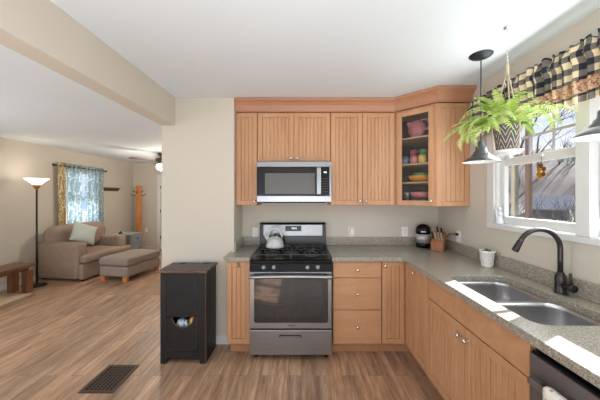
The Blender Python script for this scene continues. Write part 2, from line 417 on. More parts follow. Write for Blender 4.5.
def clone(root, loc, rz, label, group=None):
    c = root.copy(); C.objects.link(c); c.location = loc; c.rotation_euler = (0, 0, R(rz)); c['label'] = label
    if group: c['group'] = group
    for ch in root.children:
        d = ch.copy(); C.objects.link(d); d.parent = c
        for gch in ch.children:
            e = gch.copy(); C.objects.link(e); e.parent = d
    return c

# ================================================================== THE ROOM
XW = 1.618; YB = 3.2; YS = 2.80; XL = -4.85; YF = 7.75; YR = -1.9; ZK = 2.55; ZL = 2.48; XB0, XB1 = -1.45, -1.31
struct('floor', G().box(XL - .1, XW + .14, YR - .1, YF + .1, -0.06, 0), M_FLOOR)
struct('ceiling', G().box(XB1 - .05, XW + .14, YR - .1, YB + .1, ZK, ZK + .08), M_CEIL)
struct('ceiling_living', G().box(XL - .1, XB0 + .04, YR - .1, YF + .1, ZL, ZL + .15), M_CEIL)
struct('wall_beam', G().box(XB0, XB1, YR, YS + .01, 2.262, ZK + .08), M_WALL)
struct('wall_back', G().box(-0.70, XW, YB, YB + .12, 0, ZK), M_WALL)
struct('wall_stub', G().box(XB0, -0.70, YS, YB + .12, 0, ZK), M_WALL)
struct('wall_living_right', G().box(XB0, XB1, YB + .12, YF + .1, 0, ZK), M_WALL)
struct('wall_left', G().box(XL - .1, XL, YR, 1.1, 0, ZL).box(XL - .1, XL, 2.9, 5.50, 0, ZL).box(XL - .1, XL, 1.1, 2.9, 0, .7).box(XL - .1, XL, 1.1, 2.9, 2.1, ZL).box(XL - .1, XL, 6.40, YF, 0, ZL).box(XL - .1, XL, 5.50, 6.40, 0, .85).box(XL - .1, XL, 5.50, 6.40, 2.06, ZL), M_WALL)
struct('wall_far', G().box(XL - .1, XB1, YF, YF + .1, 0, ZL), M_WALL)
# rear wall (behind the camera) with openings for two added windows
struct('wall_rear', G().box(XL - .1, -4.3, YR - .1, YR, 0, ZK).box(-2.1, -1.5, YR - .1, YR, 0, ZK).box(.9, XW + .14, YR - .1, YR, 0, ZK)
       .box(-4.3, -2.1, YR - .1, YR, 0, .6).box(-4.3, -2.1, YR - .1, YR, 2.2, ZK).box(-1.5, .9, YR - .1, YR, 0, .5).box(-1.5, .9, YR - .1, YR, 2.2, ZK), M_WALL)
WY0, WY1, WZ0, WZ1 = 0.87, 2.25, 1.30, 2.31
struct('wall_right', G().box(XW, XW + .10, YR, WY0, 0, ZK).box(XW, XW + .10, WY1, YB + .12, 0, ZK).box(XW, XW + .10, WY0, WY1, 0, WZ0).box(XW, XW + .10, WY0, WY1, WZ1, ZK), M_WALL)
# baseboards
bb = 0.09
struct('baseboard_stub', G().box(XB0, -0.715, YS - .014, YS, 0, bb), M_WHITE)
struct('baseboard_left', G().box(XL, XL + .014, YR, YF, 0, bb), M_WHITE)
struct('baseboard_far', G().box(XL + .014, -4.14, YF - .014, YF, 0, bb), M_WHITE)

# kitchen window: casing + two double-hung units
def win_kitchen():
    cas = G()
    t = XW - .018
    cas.box(t, XW, WY1, WY1 + .085, WZ0 - .0005, WZ1 + .085).box(t, XW, WY0 - .085, WY0, WZ0 - .0005, WZ1 + .085).box(t, XW, WY0, WY1, WZ1, WZ1 + .085)
    cas.box(t, XW, WY0 - .085, WY1 + .085, WZ0 - .040, WZ0 - .001)
    cas.box(t - .004, XW + .10, 1.495, 1.575, WZ0, WZ1)
    cas.box(XW, XW + .099, WY1 - .012, WY1, WZ0, WZ1).box(XW, XW + .099, WY0, WY0 + .012, WZ0, WZ1).box(XW, XW + .099, WY0, WY1, WZ1 - .012, WZ1)
    root = struct('window_1', cas, M_WHITE, None, .003)
    G().box(XW + .001, XW + .125, WY0 + .0005, WY1 - .0005, WZ0 - .012, WZ0 + .002).build('window_sill', M_WHITE, root, .004)
    for a, b in ((1.577, WY1 - .013), (WY0 + .013, 1.493)):
        lo = G(); st = .045; X0, X1 = 1.648, 1.68
        lo.box(X0, X1, a, a + st, 1.305, 1.83).box(X0, X1, b - st, b, 1.305, 1.83).box(X0, X1, a + st, b - st, 1.305, 1.365).box(X0, X1, a + st, b - st, 1.77, 1.83)
        lo.build('lower_sash', M_WHITE, root, .004)
        G().box(1.662, 1.666, a + st, b - st, 1.365, 1.77).build('pane', M_GLASS, root)
        up = G(); X0, X1 = 1.684, 1.716
        up.box(X0, X1, a, a + st, 1.785, 2.295).box(X0, X1, b - st, b, 1.785, 2.295).box(X0, X1, a + st, b - st, 1.785, 1.835).box(X0, X1, a + st, b - st, 2.245, 2.295)
        up.build('upper_sash', M_WHITE, root, .004)
        G().box(1.698, 1.702, a + st, b - st, 1.835, 2.245).build('pane', M_GLASS, root)
        mu = G(); wd = (b - a - 2 * st) / 3
        for k in (1, 2): mu.box(1.692, 1.697, a + st + wd * k - .009, a + st + wd * k + .009, 1.835, 2.245)
        for z in (1.972, 2.108): mu.box(1.6915, 1.6968, a + st, b - st, z - .009, z + .009)
        mu.build('muntin', plain('muntin_grey', srgb(176, 178, 180), 0.5), root)
win_kitchen()
# living-room window with blind
def win_living():
    g = G(); X0 = XL; a, b, z0, z1 = 5.50, 6.40, .85, 2.06
    g.box(X0, X0 + .018, a - .08, a, z0 - .08, z1 + .08).box(X0, X0 + .018, b, b + .08, z0 - .08, z1 + .08).box(X0, X0 + .018, a, b, z1, z1 + .08).box(X0, X0 + .03, a - .08, b + .08, z0 - .08, z0)
    g.box(X0 - .09, X0 - .05, a, a + .05, z0, z1).box(X0 - .09, X0 - .05, b - .05, b, z0, z1).box(X0 - .09, X0 - .05, a + .05, b - .05, z0, z0 + .05).box(X0 - .09, X0 - .05, a + .05, b - .05, z1 - .05, z1).box(X0 - .09, X0 - .05, a + .05, b - .05, 1.42, 1.48)
    root = struct('window_2', g, M_WHITE)
    G().box(X0 - .075, X0 - .07, a + .05, b - .05, z0 + .05, z1 - .05).build('pane', M_GLASS, root)
    bl = G()
    for k in range(22):
        z = 2.04 - k * .026
        bl.prism([(X0 - .045, z - .004), (X0 - .01, z + .006), (X0 - .01, z + .008), (X0 - .045, z - .002)], a + .01, b - .01, 'y')
    bl.box(X0 - .045, X0 - .01, a + .005, b - .005, 2.03, 2.058)
    bl.build('blind', plain('blind_vinyl', srgb(206, 208, 210), 0.6), root)
win_living()
# white door on the far wall
g = G().box(-4.13, -4.04, YF - .02, YF, 0, 2.06).box(-3.21, -3.12, YF - .02, YF, 0, 2.06).box(-4.13, -3.12, YF - .02, YF, 2.06, 2.14)
dr = struct('door_1', g, M_WHITE, None, .003)
g = G().box(-4.035, -3.215, YF - .012, YF, .01, 2.055)
for z0, z1 in ((.2, .9), (1.05, 1.9)):
    for a, b in ((-3.93, -3.66), (-3.58, -3.31)): g.box(a, b, YF - .016, YF - .012, z0, z1)
g.build('door_panel', M_WHITE, dr, .003)
g = G()
for z in (.35, 1.1, 1.78): g.box(-4.045, -4.03, YF - .03, YF - .014, z - .045, z + .045)
g.build('hinge', M_BLKM, dr)
# unseen rear windows, added behind the camera to let in light
for k, (a, b, z0, z1) in enumerate(((-4.3, -2.1, .6, 2.2), (-1.5, .9, .5, 2.2))):
    g = G().box(a, a + .06, YR - .08, YR - .03, z0, z1).box(b - .06, b, YR - .08, YR - .03, z0, z1).box(a, b, YR - .08, YR - .03, z0, z0 + .06).box(a, b, YR - .08, YR - .03, z1 - .06, z1).box((a + b) / 2 - .03, (a + b) / 2 + .03, YR - .08, YR - .03, z0, z1)
    o = struct('window_%d' % (k + 3), g, M_WHITE)
    G().box(a + .06, b - .06, YR - .057, YR - .053, z0 + .06, z1 - .06).build('pane', M_GLASS, o)

g = G().box(XL - .08, XL - .03, 1.1, 1.16, .7, 2.1).box(XL - .08, XL - .03, 2.84, 2.9, .7, 2.1).box(XL - .08, XL - .03, 1.16, 2.84, .7, .76).box(XL - .08, XL - .03, 1.16, 2.84, 2.04, 2.1).box(XL - .08, XL - .03, 1.97, 2.03, .76, 2.04)
o = struct('window_5', g, M_WHITE)  # unseen window added to go with the side fill lamp
G().box(XL - .057, XL - .053, 1.16, 2.84, .76, 2.04).build('pane', M_GLASS, o)

# ================================================================== CABINET KIT
def bead_door(x0, x1, z0, z1, stile=.05, th=.02, bead=.042, flat=False):
    """door facing -Y in its own frame: y 0 (front) .. th"""
    g = G()
    if flat: return g.box(x0, x1, 0, th, z0, z1)
    g.box(x0, x0 + stile, 0, th, z0, z1).box(x1 - stile, x1, 0, th, z0, z1)
    g.box(x0 + stile, x1 - stile, 0, th, z0, z0 + stile).box(x0 + stile, x1 - stile, 0, th, z1 - stile, z1)
    a, b = x0 + stile, x1 - stile; n = max(2, round((b - a) / bead)); wd = (b - a) / n
    g.box(a, b, th * .62, th * .95, z0 + stile, z1 - stile)
    for k in range(n): g.box(a + k * wd + .0022, a + (k + 1) * wd - .0022, th * .32, th * .62, z0 + stile, z1 - stile)
    return g
def knob_at(p, parent, M=None):
    g = G(); g.lathe([(.009, 0), (.0065, .004), (.0055, .014), (.013, .019), (.0155, .025), (.013, .031), (.005, .034)], (0, 0, 0), 16, RX(90))
    return g.build('knob', M_CHROME, parent, M=(M or Matrix()) @ T(p))
def add_door(root, x0, x1, z0, z1, knob=None, M=None, flat=False, name='door', mat=None, stile=.05):
    d = bead_door(x0, x1, z0, z1, flat=flat, stile=stile).build(name, mat or M_MAPLE, root, .0025, 1, M=M)
    if knob: knob_at((knob[0], 0, knob[1]), d, M)
    return d

# ---- base cabinets on the back wall
FB = 2.585   # door face plane of the back run
t = thing('base_cabinet', 'narrow maple base cabinet between wall end and stove', 'cabinet', (-.60, FB, 0))
m = W(t)
G().box(-.70, -.49, FB + .02, YS - .003, .1, .905).box(-.696, -.49, YS - .003, YB - .004, .1, .905).build('body', M_MAPLE, t, .002, 1, M=m)
G().box(-.70, -.49, FB + .075, FB + .09, 0, .1).build('toe_kick', M_TOE, t, M=m)
d = add_door(t, -.713, -.492, .115, .898, None, m @ T((0, FB, 0)), stile=.045)
g = G().tube([(-.602 + .013 * math.cos(a), FB - .009, .868 + .016 * math.sin(a)) for a in [2 * math.pi * k / 16 for k in range(16)]], .0025, 6, closed=True)
g.cyl((-.602, FB, .885), (-.602, FB - .010, .885), .006); g.build('ring_pull', M_FAUCET, d, M=m)

t = thing('drawer_cabinet', 'maple three-drawer base cabinet right of stove', 'cabinet', (.53, FB, 0)); m = W(t)
G().box(.300, .768, FB + .02, YB - .004, .1, .905).build('body', M_MAPLE, t, .002, 1, M=m)
G().box(.300, .768, FB + .075, FB + .09, 0, .1).build('toe_kick', M_TOE, t, M=m)
for z0, z1, zk in ((.748, .898, .823), (.440, .742, .593), (.118, .434, .280)):
    d = G().box(.304, .764, FB, FB + .02, z0, z1).build('drawer', M_MAPLEX, t, .003, 2, M=m)
    knob_at((.534, FB, zk), d, m)

t = thing('corner_base_cabinet', 'L-shaped maple corner base cabinet with doors on two faces', 'cabinet', (1.2, 2.8, 0)); m = W(t)
FR = 0.99    # door face plane of the right run (faces -X)
G().prism([(.772, YB - .004), (.772, FB + .02), (FR + .02, FB + .02), (FR + .02, 2.118), (XW - .004, 2.118), (XW - .004, YB - .004)], .1, .905).build('body', M_MAPLE, t, .002, 1, M=m)
G().prism([(.772, FB + .09), (.772, FB + .075), (FR + .075, FB + .075), (FR + .075, 2.118), (FR + .09, 2.118), (FR + .09, FB + .09)], 0, .1).build('toe_kick', M_TOE, t, M=m)
add_door(t, .774, .986, .118, .898, (.796, .862), m @ T((0, FB, 0)), stile=.045)
add_door(t, 0, .455, .118, .898, (.235, .862), m @ T((FR, 2.578, 0)) @ RZ(-90), stile=.06)

t = thing('sink_cabinet', 'wide maple two-door cabinet under the double sink', 'cabinet', (FR, 2.115, 0)); m = W(t)
wS = .945; F = m @ T((FR, 2.115, 0)) @ RZ(-90)
G().box(0.001, wS, .02, .622, .1, .70).box(0.001, .02, .02, .622, .70, .90).box(wS - .02, wS, .02, .622, .70, .90).box(.02, wS - .02, .02, .042, .70, .90).build('body', M_MAPLE, t, .002, 1, M=F)
G().box(0.001, wS, .075, .09, 0, .1).build('toe_kick', M_TOE, t, M=F)
G().box(.004, wS - .003, 0, .02, .738, .898).build('false_front', M_MAPLEX, t, .003, 2, M=F)
add_door(t, .004, wS / 2 - .002, .118, .730, (wS / 2 - .035, .665), F)
add_door(t, wS / 2 + .002, wS - .003, .118, .730, (wS / 2 + .035, .665), F)

# ---- dishwasher
t = thing('dishwasher', 'dark stainless dishwasher with black top strip beside the sink cabinet', 'dishwasher', (FR, 1.163, 0)); F = W(t) @ T((FR, 1.163, 0)) @ RZ(-90)
G().box(.004, .596, .03, .60, .09, .900).build('tub', M_BLKM, t, M=F)
dd = G().box(.004, .596, -.012, .028, .11, .862).build('door', M_BLKST, t, .004, 2, M=F)
G().box(.006, .594, -.004, .026, .8635, .872).build('control_strip', M_BLK, t, .002, 1, M=F)
g = G(); g.box(.05, .55, -.062, -.046, .762, .790); g.box(.05, .085, -.047, -.0125, .764, .788).box(.515, .55, -.047, -.0125, .764, .788)
g.build('handle', M_BLKST, dd, .004, 2, M=F)
G().box(.02, .58, .05, .07, 0, .09).build('toe_panel', M_BLKM, t, M=F)
tw = thing('dish_towel', 'white flower-print dish towel over the dishwasher handle', 'towel', (.94, 1.0, .76))
F2 = W(tw) @ T((FR, 1.163, 0)) @ RZ(-90)
def tow(u, v):
    xx = .135 + .12 * u; s = v * .78
    wob = .004 * math.sin(u * 9) * min(1, abs(v - .45) * 4)
    if s < .36: return (xx + wob, -.067 - .004 - wob, .435 + s)
    if s < .42:
        a = (s - .36) / .06 * math.pi; return (xx, -.054 - .017 * math.cos(a), .795 + .010 * math.sin(a))
    return (xx, -.0365 + wob * .4, .795 - (s - .42) * .55)
G().sheet(tow, 10, 40).build('dish_towel_cloth', M_TOWEL, tw, solid=.003, M=F2)

# ================================================================== COUNTERTOPS
ZC0, ZC = .9065, .948
def slab(loops, z0, z1):
    g = G(); bm = g.bm; es = []
    for lp in loops:
        vs = [bm.verts.new((p[0], p[1], z1)) for p in lp]
        es += [bm.edges.new((vs[i], vs[(i + 1) % len(vs)])) for i in range(len(vs))]
    bmesh.ops.triangle_fill(bm, use_beauty=True, use_dissolve=False, edges=es)
    r = bmesh.ops.extrude_face_region(bm, geom=bm.faces[:])
    bmesh.ops.translate(bm, vec=(0, 0, z0 - z1), verts=[v for v in r['geom'] if isinstance(v, bmesh.types.BMVert)])
    return g
def rrect(x0, x1, y0, y1, r, n=6):
    o = []
    for cx, cy, a0 in ((x1 - r, y1 - r, 0), (x0 + r, y1 - r, 90), (x0 + r, y0 + r, 180), (x1 - r, y0 + r, 270)):
        for k in range(n + 1):
            a = R(a0 + 90 * k / n); o.append((cx + r * math.cos(a), cy + r * math.sin(a)))
    return o
CX = .9605; CY = 2.555
SX0, SX1, SY0, SY1 = 1.062, 1.478, 1.215, 1.972
t = thing('countertop', 'speckled grey L-shaped countertop running round the corner to the sink', 'countertop', (1.2, 2.2, ZC0)); m = W(t)
outer = [(.288, CY), (CX - .03, CY), (CX - .008, CY - .010), (CX, CY - .035), (CX, -.3), (XW - .002, -.3), (XW - .002, YB - .002), (.288, YB - .002)]
slab([outer, rrect(SX0, SX1, SY0, SY1, .075)], ZC0, ZC).build('worktop', M_COUNTER, t, .004, 2, M=m)
G().box(.288, XW - .022, YB - .022, YB - .002, ZC + .0005, 1.048).box(XW - .022, XW - .002, -.3, YB - .002, ZC + .0005, 1.048).build('backsplash', M_COUNTER, t, .003, 2, M=m)
t = thing('countertop', 'small piece of speckled grey countertop left of the stove', 'countertop', (-.6, 2.8, ZC0)); m = W(t)
slab([[(-.742, CY), (-.487, CY), (-.487, YB - .002), (-.698, YB - .002), (-.698, YS - .003), (-.742, YS - .003)]], ZC0, ZC).build('worktop', M_COUNTER, t, .004, 2, M=m)
G().box(-.698, -.678, YS, YB - .002, ZC + .0005, 1.048).box(-.678, -.487, YB - .022, YB - .002, ZC + .0005, 1.048).build('backsplash', M_COUNTER, t, .003, 2, M=m)

# ---- double sink
t = thing('kitchen_sink', 'double-bowl stainless sink set under the countertop below the window', 'sink', (1.27, 1.55, .74)); m = W(t)
b1, b2 = rrect(SX0 - .006, SX1 + .006, 1.60, SY1 + .006, .08), rrect(SX0 - .006, SX1 + .006, SY0 - .006, 1.574, .08)
slab([rrect(SX0 - .02, SX1 + .02, SY0 - .02, SY1 + .02, .085), b1, b2], .9045, .906).build('rim', M_SINK, t, M=m)
def bowl(lp, depth):
    g = G(); cx = sum(p[0] for p in lp) / len(lp); cy = sum(p[1] for p in lp) / len(lp); rings = []
    for s_, z in ((1, .9055), (.992, .88), (.975, .80), (.95, .905 - depth + .02), (.90, .905 - depth + .004), (.80, .905 - depth), (.15, .905 - depth - .006)):
        rings.append([g.bm.verts.new((cx + (p[0] - cx) * s_, cy + (p[1] - cy) * s_, z)) for p in lp])
    n = len(lp)
    for A, B in zip(rings, rings[1:]):
        for k in range(n): g._f([A[k], A[(k + 1) % n], B[(k + 1) % n], B[k]], True)
    g._f(rings[-1]); return g, cx, cy
for lp in (b1, b2):
    g, cx, cy = bowl(lp, .175); o = g.build('bowl', M_SINK, t, solid=.001, M=m)
    G().lathe([(.045, .729), (.045, .7315), (.036, .732), (.03, .729), (.012, .7285)], (cx, cy, 0), 20).build('drain', M_CHROME, o, M=m)

# ---- faucet
t = thing('faucet', 'dark bronze gooseneck faucet behind the sink', 'faucet', (1.553, 1.62, ZC + .001))
G().lathe([(.031, 0), (.031, .006), (.028, .012), (.0265, .06), (.028, .085), (.024, .105), (.0175, .125)], n=24).build('base', M_FAUCET, t)
path = [(0, 0, .11), (0, 0, .20), (0, 0, .265)]
for k in range(1, 15):
    a = R(158 * k / 14); path.append((-.125 + .125 * math.cos(a), 0, .265 + .115 * math.sin(a)))
G().tube(path, .0135, 14).build('spout', M_FAUCET, t)
e = Vector(path[-1]); dv = (e - Vector(path[-2])).normalized()
h = G().tube([e - dv * .012, e + dv * .004, e + dv * .05, e + dv * .066], [.0145, .016, .0185, .0175], 14)
h = h.build('spray_head', M_FAUCET, t)
p = e + dv * .03
G().box(-.006, .006, -.006, .006, -.012, .012).build('spray_button', M_BLKM, h, .002, 1, M=T(p + Vector((-.014, 0, -.012))) @ RY(25))
g = G().tube([(0, -.015, .05), (0, -.06, .05), (0, -.085, .05)], [.019, .019, .021], 16); hb = g.build('handle_body', M_FAUCET, t)
G().tube([(0, -.068, .062), (-.004, -.07, .09), (-.012, -.072, .135)], [.0075, .0065, .0075], 10).build('lever', M_FAUCET, hb)

# ================================================================== STOVE
SX = -.100; SF = 2.49
st = thing('gas_stove', 'stainless and black gas range between the base cabinets', 'stove', (SX, SF, 0)); m = W(st)
a, b = -.482, .2825
G().box(a, b, SF + .045, 3.17, .055, .905).build('body', M_BLKM, st, .002, 1, M=m)
for xx in (a + .05, b - .05):
    for yy in (SF + .09, 3.1): G().cyl((xx, yy, 0), (xx, yy, .0545), .018).build('foot', M_BLKM, st, M=m)
# cooktop
G().prism([(SF + .01, .905), (3.17, .905), (3.17, .936), (SF + .03, .936), (SF + .008, .926)], a - .001, b + .001, 'x').build('cooktop', M_BLK, st, .003, 2, M=m)
# control panel, slightly raked
cp = G().prism([(SF + .002, .838), (SF + .044, .838), (SF + .044, .903), (SF + .020, .903)], a, b, 'x').build('control_panel', M_BLK, st, .002, 1, M=m)
for u in (263.7, 274, 307.5, 317.7):
    xx = (u - 301.5) * SF / 270
    k = G().lathe([(.021, 0), (.0205, .012), (.0185, .024), (.016, .028)], (0, 0, 0), 20, RX(90))
    k.box(-.003, .003, -.034, -.026, -.016, .016)
    k.build('knob', M_KNOB, st, M=m @ T((xx, SF + .013, .869)) @ RX(-14))
# burners and grates
for k, (xx, yy, r) in enumerate(((-.30, 2.70, .045), (-.30, 2.97, .036), (.10, 2.70, .05), (.10, 2.97, .036), (-.10, 2.83, .04))):
    bz = G().lathe([(r + .02, .9365), (r + .018, .942), (r, .943), (r, .952)], (xx, yy, 0), 20).build('burner', M_IRON, st, M=m)
    G().lathe([(r * .85, .9525), (r * .85, .958), (r * .6, .960)], (xx, yy, 0), 20).build('burner_cap', M_BLKM, bz, M=m)
for x0, x1 in ((-.462, -.104), (-.096, .262)):
    g = G(); y0, y1 = 2.555, 3.075; z = .975
    def bar(p, q, r=.0055): g.tube([p, q], r, 6)
    for xx in (x0, x1, (x0 + x1) / 2): bar((xx, y0, z), (xx, y1, z))
    for yy in (y0, y1, (y0 + y1) / 2): bar((x0, yy, z), (x1, yy, z))
    for yy in (2.70, 2.955):
        for xx in ((x0 * .75 + x1 * .25), (x0 * .25 + x1 * .75)):
            bar((xx - .05, yy - .09, z), (xx - .015, yy - .03, z)); bar((xx + .05, yy - .09, z), (xx + .015, yy - .03, z))
            bar((xx, yy + .03, z), (xx, yy + .11, z)); bar((xx - .09, yy, z), (xx - .03, yy, z)); bar((xx + .03, yy, z), (xx + .09, yy, z))
    for xx in (x0, x1):
        for yy in (y0, y1): bar((xx, yy, z), (xx, yy, .9365), .007)
    g.build('grate', M_IRON, st, M=m)
# oven door with window and handle
D = m @ T((0, SF, 0))
od = G().box(a + .002, b - .002, 0, .04, .305, .830).build('oven_door', M_STEEL, st, .005, 2, M=D)
def rpanel(x0, x1, z0, z1, y0, y1, r):
    return G().prism(rrect(x0, x1, z0, z1, r), y0, y1, 'y')
rpanel(-.437, .245, .362, .786, -.004, 0, .02).build('glass_front', M_OVENGL, od, M=D)
rpanel(-.375, .185, .415, .748, -.0055, -.0042, .03).build('window', M_OVENIN, od, M=D)
g = G()
for z in (.53, .60): g.box(-.36, .17, -.0062, -.0056, z, z + .003)
g.build('rack_line', plain('rack_line_grey', srgb(66, 65, 64), .3), od, M=D)
pts = [(-.475 + .75 * k / 20, -.052 - .006 * math.sin(math.pi * k / 20), .803 - .008 * abs(2 * k / 20 - 1) ** 2 * 1.0) for k in range(21)]
g = G().tube(pts, .0185, 12)
for xx in (-.45, .25): g.box(xx - .014, xx + .014, -.05, 0, .785, .815)
g.build('handle', M_STEEL, od, .002, 1, M=D)
G().box(-.125, -.055, -.0015, 0, .330, .340).build('badge', plain('badge_grey', srgb(92, 92, 94), .4), od, M=D)
# storage drawer
dw = G().box(a + .002, b - .002, 0, .04, .062, .293).build('storage_drawer', M_STEEL, st, .005, 2, M=D)
rpanel(-.205, -.0, .226, .248, -.006, 0, .010).build('handle', M_BLKM, dw, M=D)
rpanel(-.197, -.008, .230, .241, -.011, -.006, .005).build('handle_lip', M_STEEL, dw, M=D)
# backguard
bgp = G().prism([(3.085, .9365), (3.17, .9365), (3.17, 1.222), (3.115, 1.222), (3.10, 1.205)], a + .004, b - .004, 'x').build('backguard', M_BLK, st, .003, 2, M=m)
B = m @ T((0, 3.0935, .9365)) @ RX(-3.2) @ T((0, 0, -.9365))
G().box(-.437, .240, -.012, .004, 1.075, 1.200).build('backguard_panel', M_BGST, bgp, .002, 1, M=B)
dp = rpanel(-.185, -.002, 1.128, 1.188, -.0155, -.0122, .006).build('display', M_BLK, st, M=B)
for k in range(4):
    xo = -.115 + k * .014 + (.006 if k > 1 else 0); g = G()
    if k != 0: g.box(xo, xo + .008, -.0162, -.0156, 1.150, 1.152).box(xo, xo + .0015, -.0162, -.0156, 1.152, 1.158)
    g.box(xo, xo + .0095, -.0162, -.0156, 1.167, 1.169).box(xo + .008, xo + .0095, -.0162, -.0156, 1.150, 1.167); g.box(xo, xo + .008, -.0162, -.0156, 1.1585, 1.1605)
    g.build('digit', M_DISP, dp, M=B)

# kettle on the back left burner
kt = thing('tea_kettle', 'pale grey enamel tea kettle on the back left burner', 'kettle', (-.285, 2.90, .981))
G().lathe([(.092, 0), (.098, .004), (.097, .02), (.088, .055), (.078, .085), (.062, .102), (.045, .108)], n=32).build('body', M_KETTLE, kt)
ld_ = G().lathe([(.046, .108), (.044, .114), (.025, .119), (.008, .120)], n=24).build('lid', M_KETTLE, kt)
G().lathe([(.006, .120), (.006, .128), (.012, .133), (.012, .142), (.006, .146)], n=14).build('lid_knob', M_BLKM, ld_)
G().tube([(-.065, 0, .075), (-.088, 0, .10), (-.105, 0, .135)], [.024, .018, .014], 14).build('spout', M_KETTLE, kt)
pts = [(.075 * math.cos(R(a_)), 0, .095 + .105 * math.sin(R(a_))) for a_ in range(0, 181, 12)]
G().tube(pts, [.007] + [.010] * (len(pts) - 2) + [.007], 10).build('handle', M_KETTLE, kt)

# ================================================================== MICROWAVE
mf = 2.745
mw = thing('microwave', 'stainless microwave mounted over the stove', 'microwave', (-.08, mf, 1.45)); m = W(mw)
a, b = -.456, .305
G().box(a, b, mf + .03, YB - .004, 1.469, 1.880).build('body', M_BLKM, mw, .003, 1, M=m)
D = m @ T((0, mf, 0))
G().box(a, b, 0, .029, 1.826, 1.881).build('vent_strip', M_STEEL, mw, .004, 2, M=D)
G().box(a, b, 0, .029, 1.469, 1.533).build('bottom_strip', M_STEEL, mw, .004, 2, M=D)
dr = G().box(a + .001, .200, .002, .029, 1.535, 1.824).build('door', M_MGL, mw, .003, 2, M=D)
rpanel(-.372, .137, 1.553, 1.762, .0003, .0018, .006).build('window', M_MWIN, dr, M=D)
hd = G().box(.152, .196, -.035, -.015, 1.545, 1.820).box(.16, .188, -.016, .0018, 1.56, 1.585).box(.16, .188, -.016, .0018, 1.78, 1.805).build('handle', M_STEEL, dr, .006, 2, M=D)
kp = G().box(.202, b - .022, .002, .029, 1.535, 1.824).build('control_panel', M_BLK, mw, .002, 1, M=D)
G().box(b - .021, b, 0, .029, 1.534, 1.825).build('edge_strip', M_STEEL, mw, .002, 1, M=D)
for k in range(3): G().box(.228 + k * .010, .234 + k * .010, .0008, .0018, 1.765, 1.778).build('digit', M_DISP, kp, M=D)
M_PRINT = plain('button_print', srgb(120, 118, 116), .5)
for r in range(6):
    for k in range(3): G().box(.215 + k * .022, .227 + k * .022, .0008, .0018, 1.575 + r * .026, 1.5785 + r * .026).build('button', M_PRINT, kp, M=D)
G().box(a + .06, b - .06, mf + .04, YB - .06, 1.458, 1.4685).build('underside_grille', M_BLKM, mw, M=m)

# ================================================================== UPPER CABINETS
FU = 2.87; UZ0, UZ1 = 1.43, 2.425
def upper(x0, x1, z0, doors, label, name='wall_cabinet'):
    t = thing(name, label, 'cabinet', ((x0 + x1) / 2, FU, z0)); m = W(t)
    G().box(x0, x1, FU + .02, YB - .003, z0, UZ1).build('body', M_MAPLE, t, .002, 1, M=m)
    for d0, d1, k in doors: add_door(t, d0, d1, z0 + .004, UZ1 - .012, k, m @ T((0, FU, 0)))
    return t
upper(-.697, -.472, UZ0, [(-.694, -.474, (-.492, UZ0 + .045))], 'narrow one-door maple wall cabinet left of the microwave')
upper(-.470, .307, 1.885, [(-.466, -.083, (-.112, 1.93)), (-.079, .303, (-.05, 1.93))], 'short two-door maple wall cabinet above the microwave')
upper(.309, .988, UZ0, [(.313, .647, (.617, UZ0 + .045)), (.651, .984, (.681, UZ0 + .045))], 'tall two-door maple wall cabinet right of the microwave')

# corner cabinet with a glass door
cc = thing('corner_wall_cabinet', 'diagonal maple corner wall cabinet with a glass door', 'cabinet', (1.3, 2.9, UZ0)); m = W(cc)
P1, P2 = Vector((1.006, 2.882)), Vector((1.298, 2.590)); XR = XW - .003; YK = YB - .003
g = G().box(.990, 1.006, 2.884, YK, UZ0, UZ1).box(1.300, XR, 2.612, 2.628, UZ0, UZ1)
poly = [(1.006, YK), (1.006, 2.905), (1.322, 2.612), (XR, 2.612), (XR, YK)]
g.prism(poly, UZ1 - .018, UZ1).prism(poly, UZ0, UZ0 + .018)
g.build('body', M_MAPLE, cc, .001, 1, M=m)
G().box(1.006, XR, YK - .012, YK, UZ0 + .018, UZ1 - .018).box(XR - .012, XR, 2.628, YK - .012, UZ0 + .018, UZ1 - .018).build('back_panel', M_CABIN, cc, M=m)
SH = [1.690, 1.862, 2.062]
SH = [UZ0 + .018 + .228, UZ0 + .018 + .420, UZ0 + .018 + .695]
sp_ = [(1.007, YK - .013), (1.007, 2.945), (1.325, 2.640), (XR - .013, 2.640), (XR - .013, YK - .013)]
for z in SH: G().prism(sp_, z - .016, z).build('shelf', M_SHELF, cc, M=m)
DV = (P2 - P1); dl = DV.length
F = m @ T((P1.x, P1.y, 0)) @ RZ(-45)
# face frame stiles then the door
G().box(0.0, .030, 0, .022, UZ0, UZ1).box(dl - .030, dl, 0, .022, UZ0, UZ1).box(.030, dl - .030, 0.004, .020, UZ1 - .02, UZ1).build('face_frame', M_MAPLE, cc, .002, 1, M=F)
g = G(); z0, z1 = UZ0 + .004, UZ1 - .022; s_ = .05; x0, x1 = .022, dl - .022; e_ = -.019
g.box(x0, x0 + s_, e_, -.001, z0, z1).box(x1 - s_, x1, e_, -.001, z0, z1).box(x0 + s_, x1 - s_, e_, -.001, z0, z0 + s_).box(x0 + s_, x1 - s_, e_, -.001, z1 - s_, z1)
gd = g.build('glass_door', M_MAPLE, cc, .0025, 1, M=F)
G().box(x0 + s_, x1 - s_, -.011, -.008, z0 + s_, z1 - s_).build('pane', M_CGLASS, gd, M=F)
knob_at((x1 - .022, e_, UZ0 + .05), gd, F)
add_door(cc, 1.300, XR, UZ0 + .001, UZ1 - .002, None, m @ T((0, 2.590, 0)), name='end_panel', stile=.045)
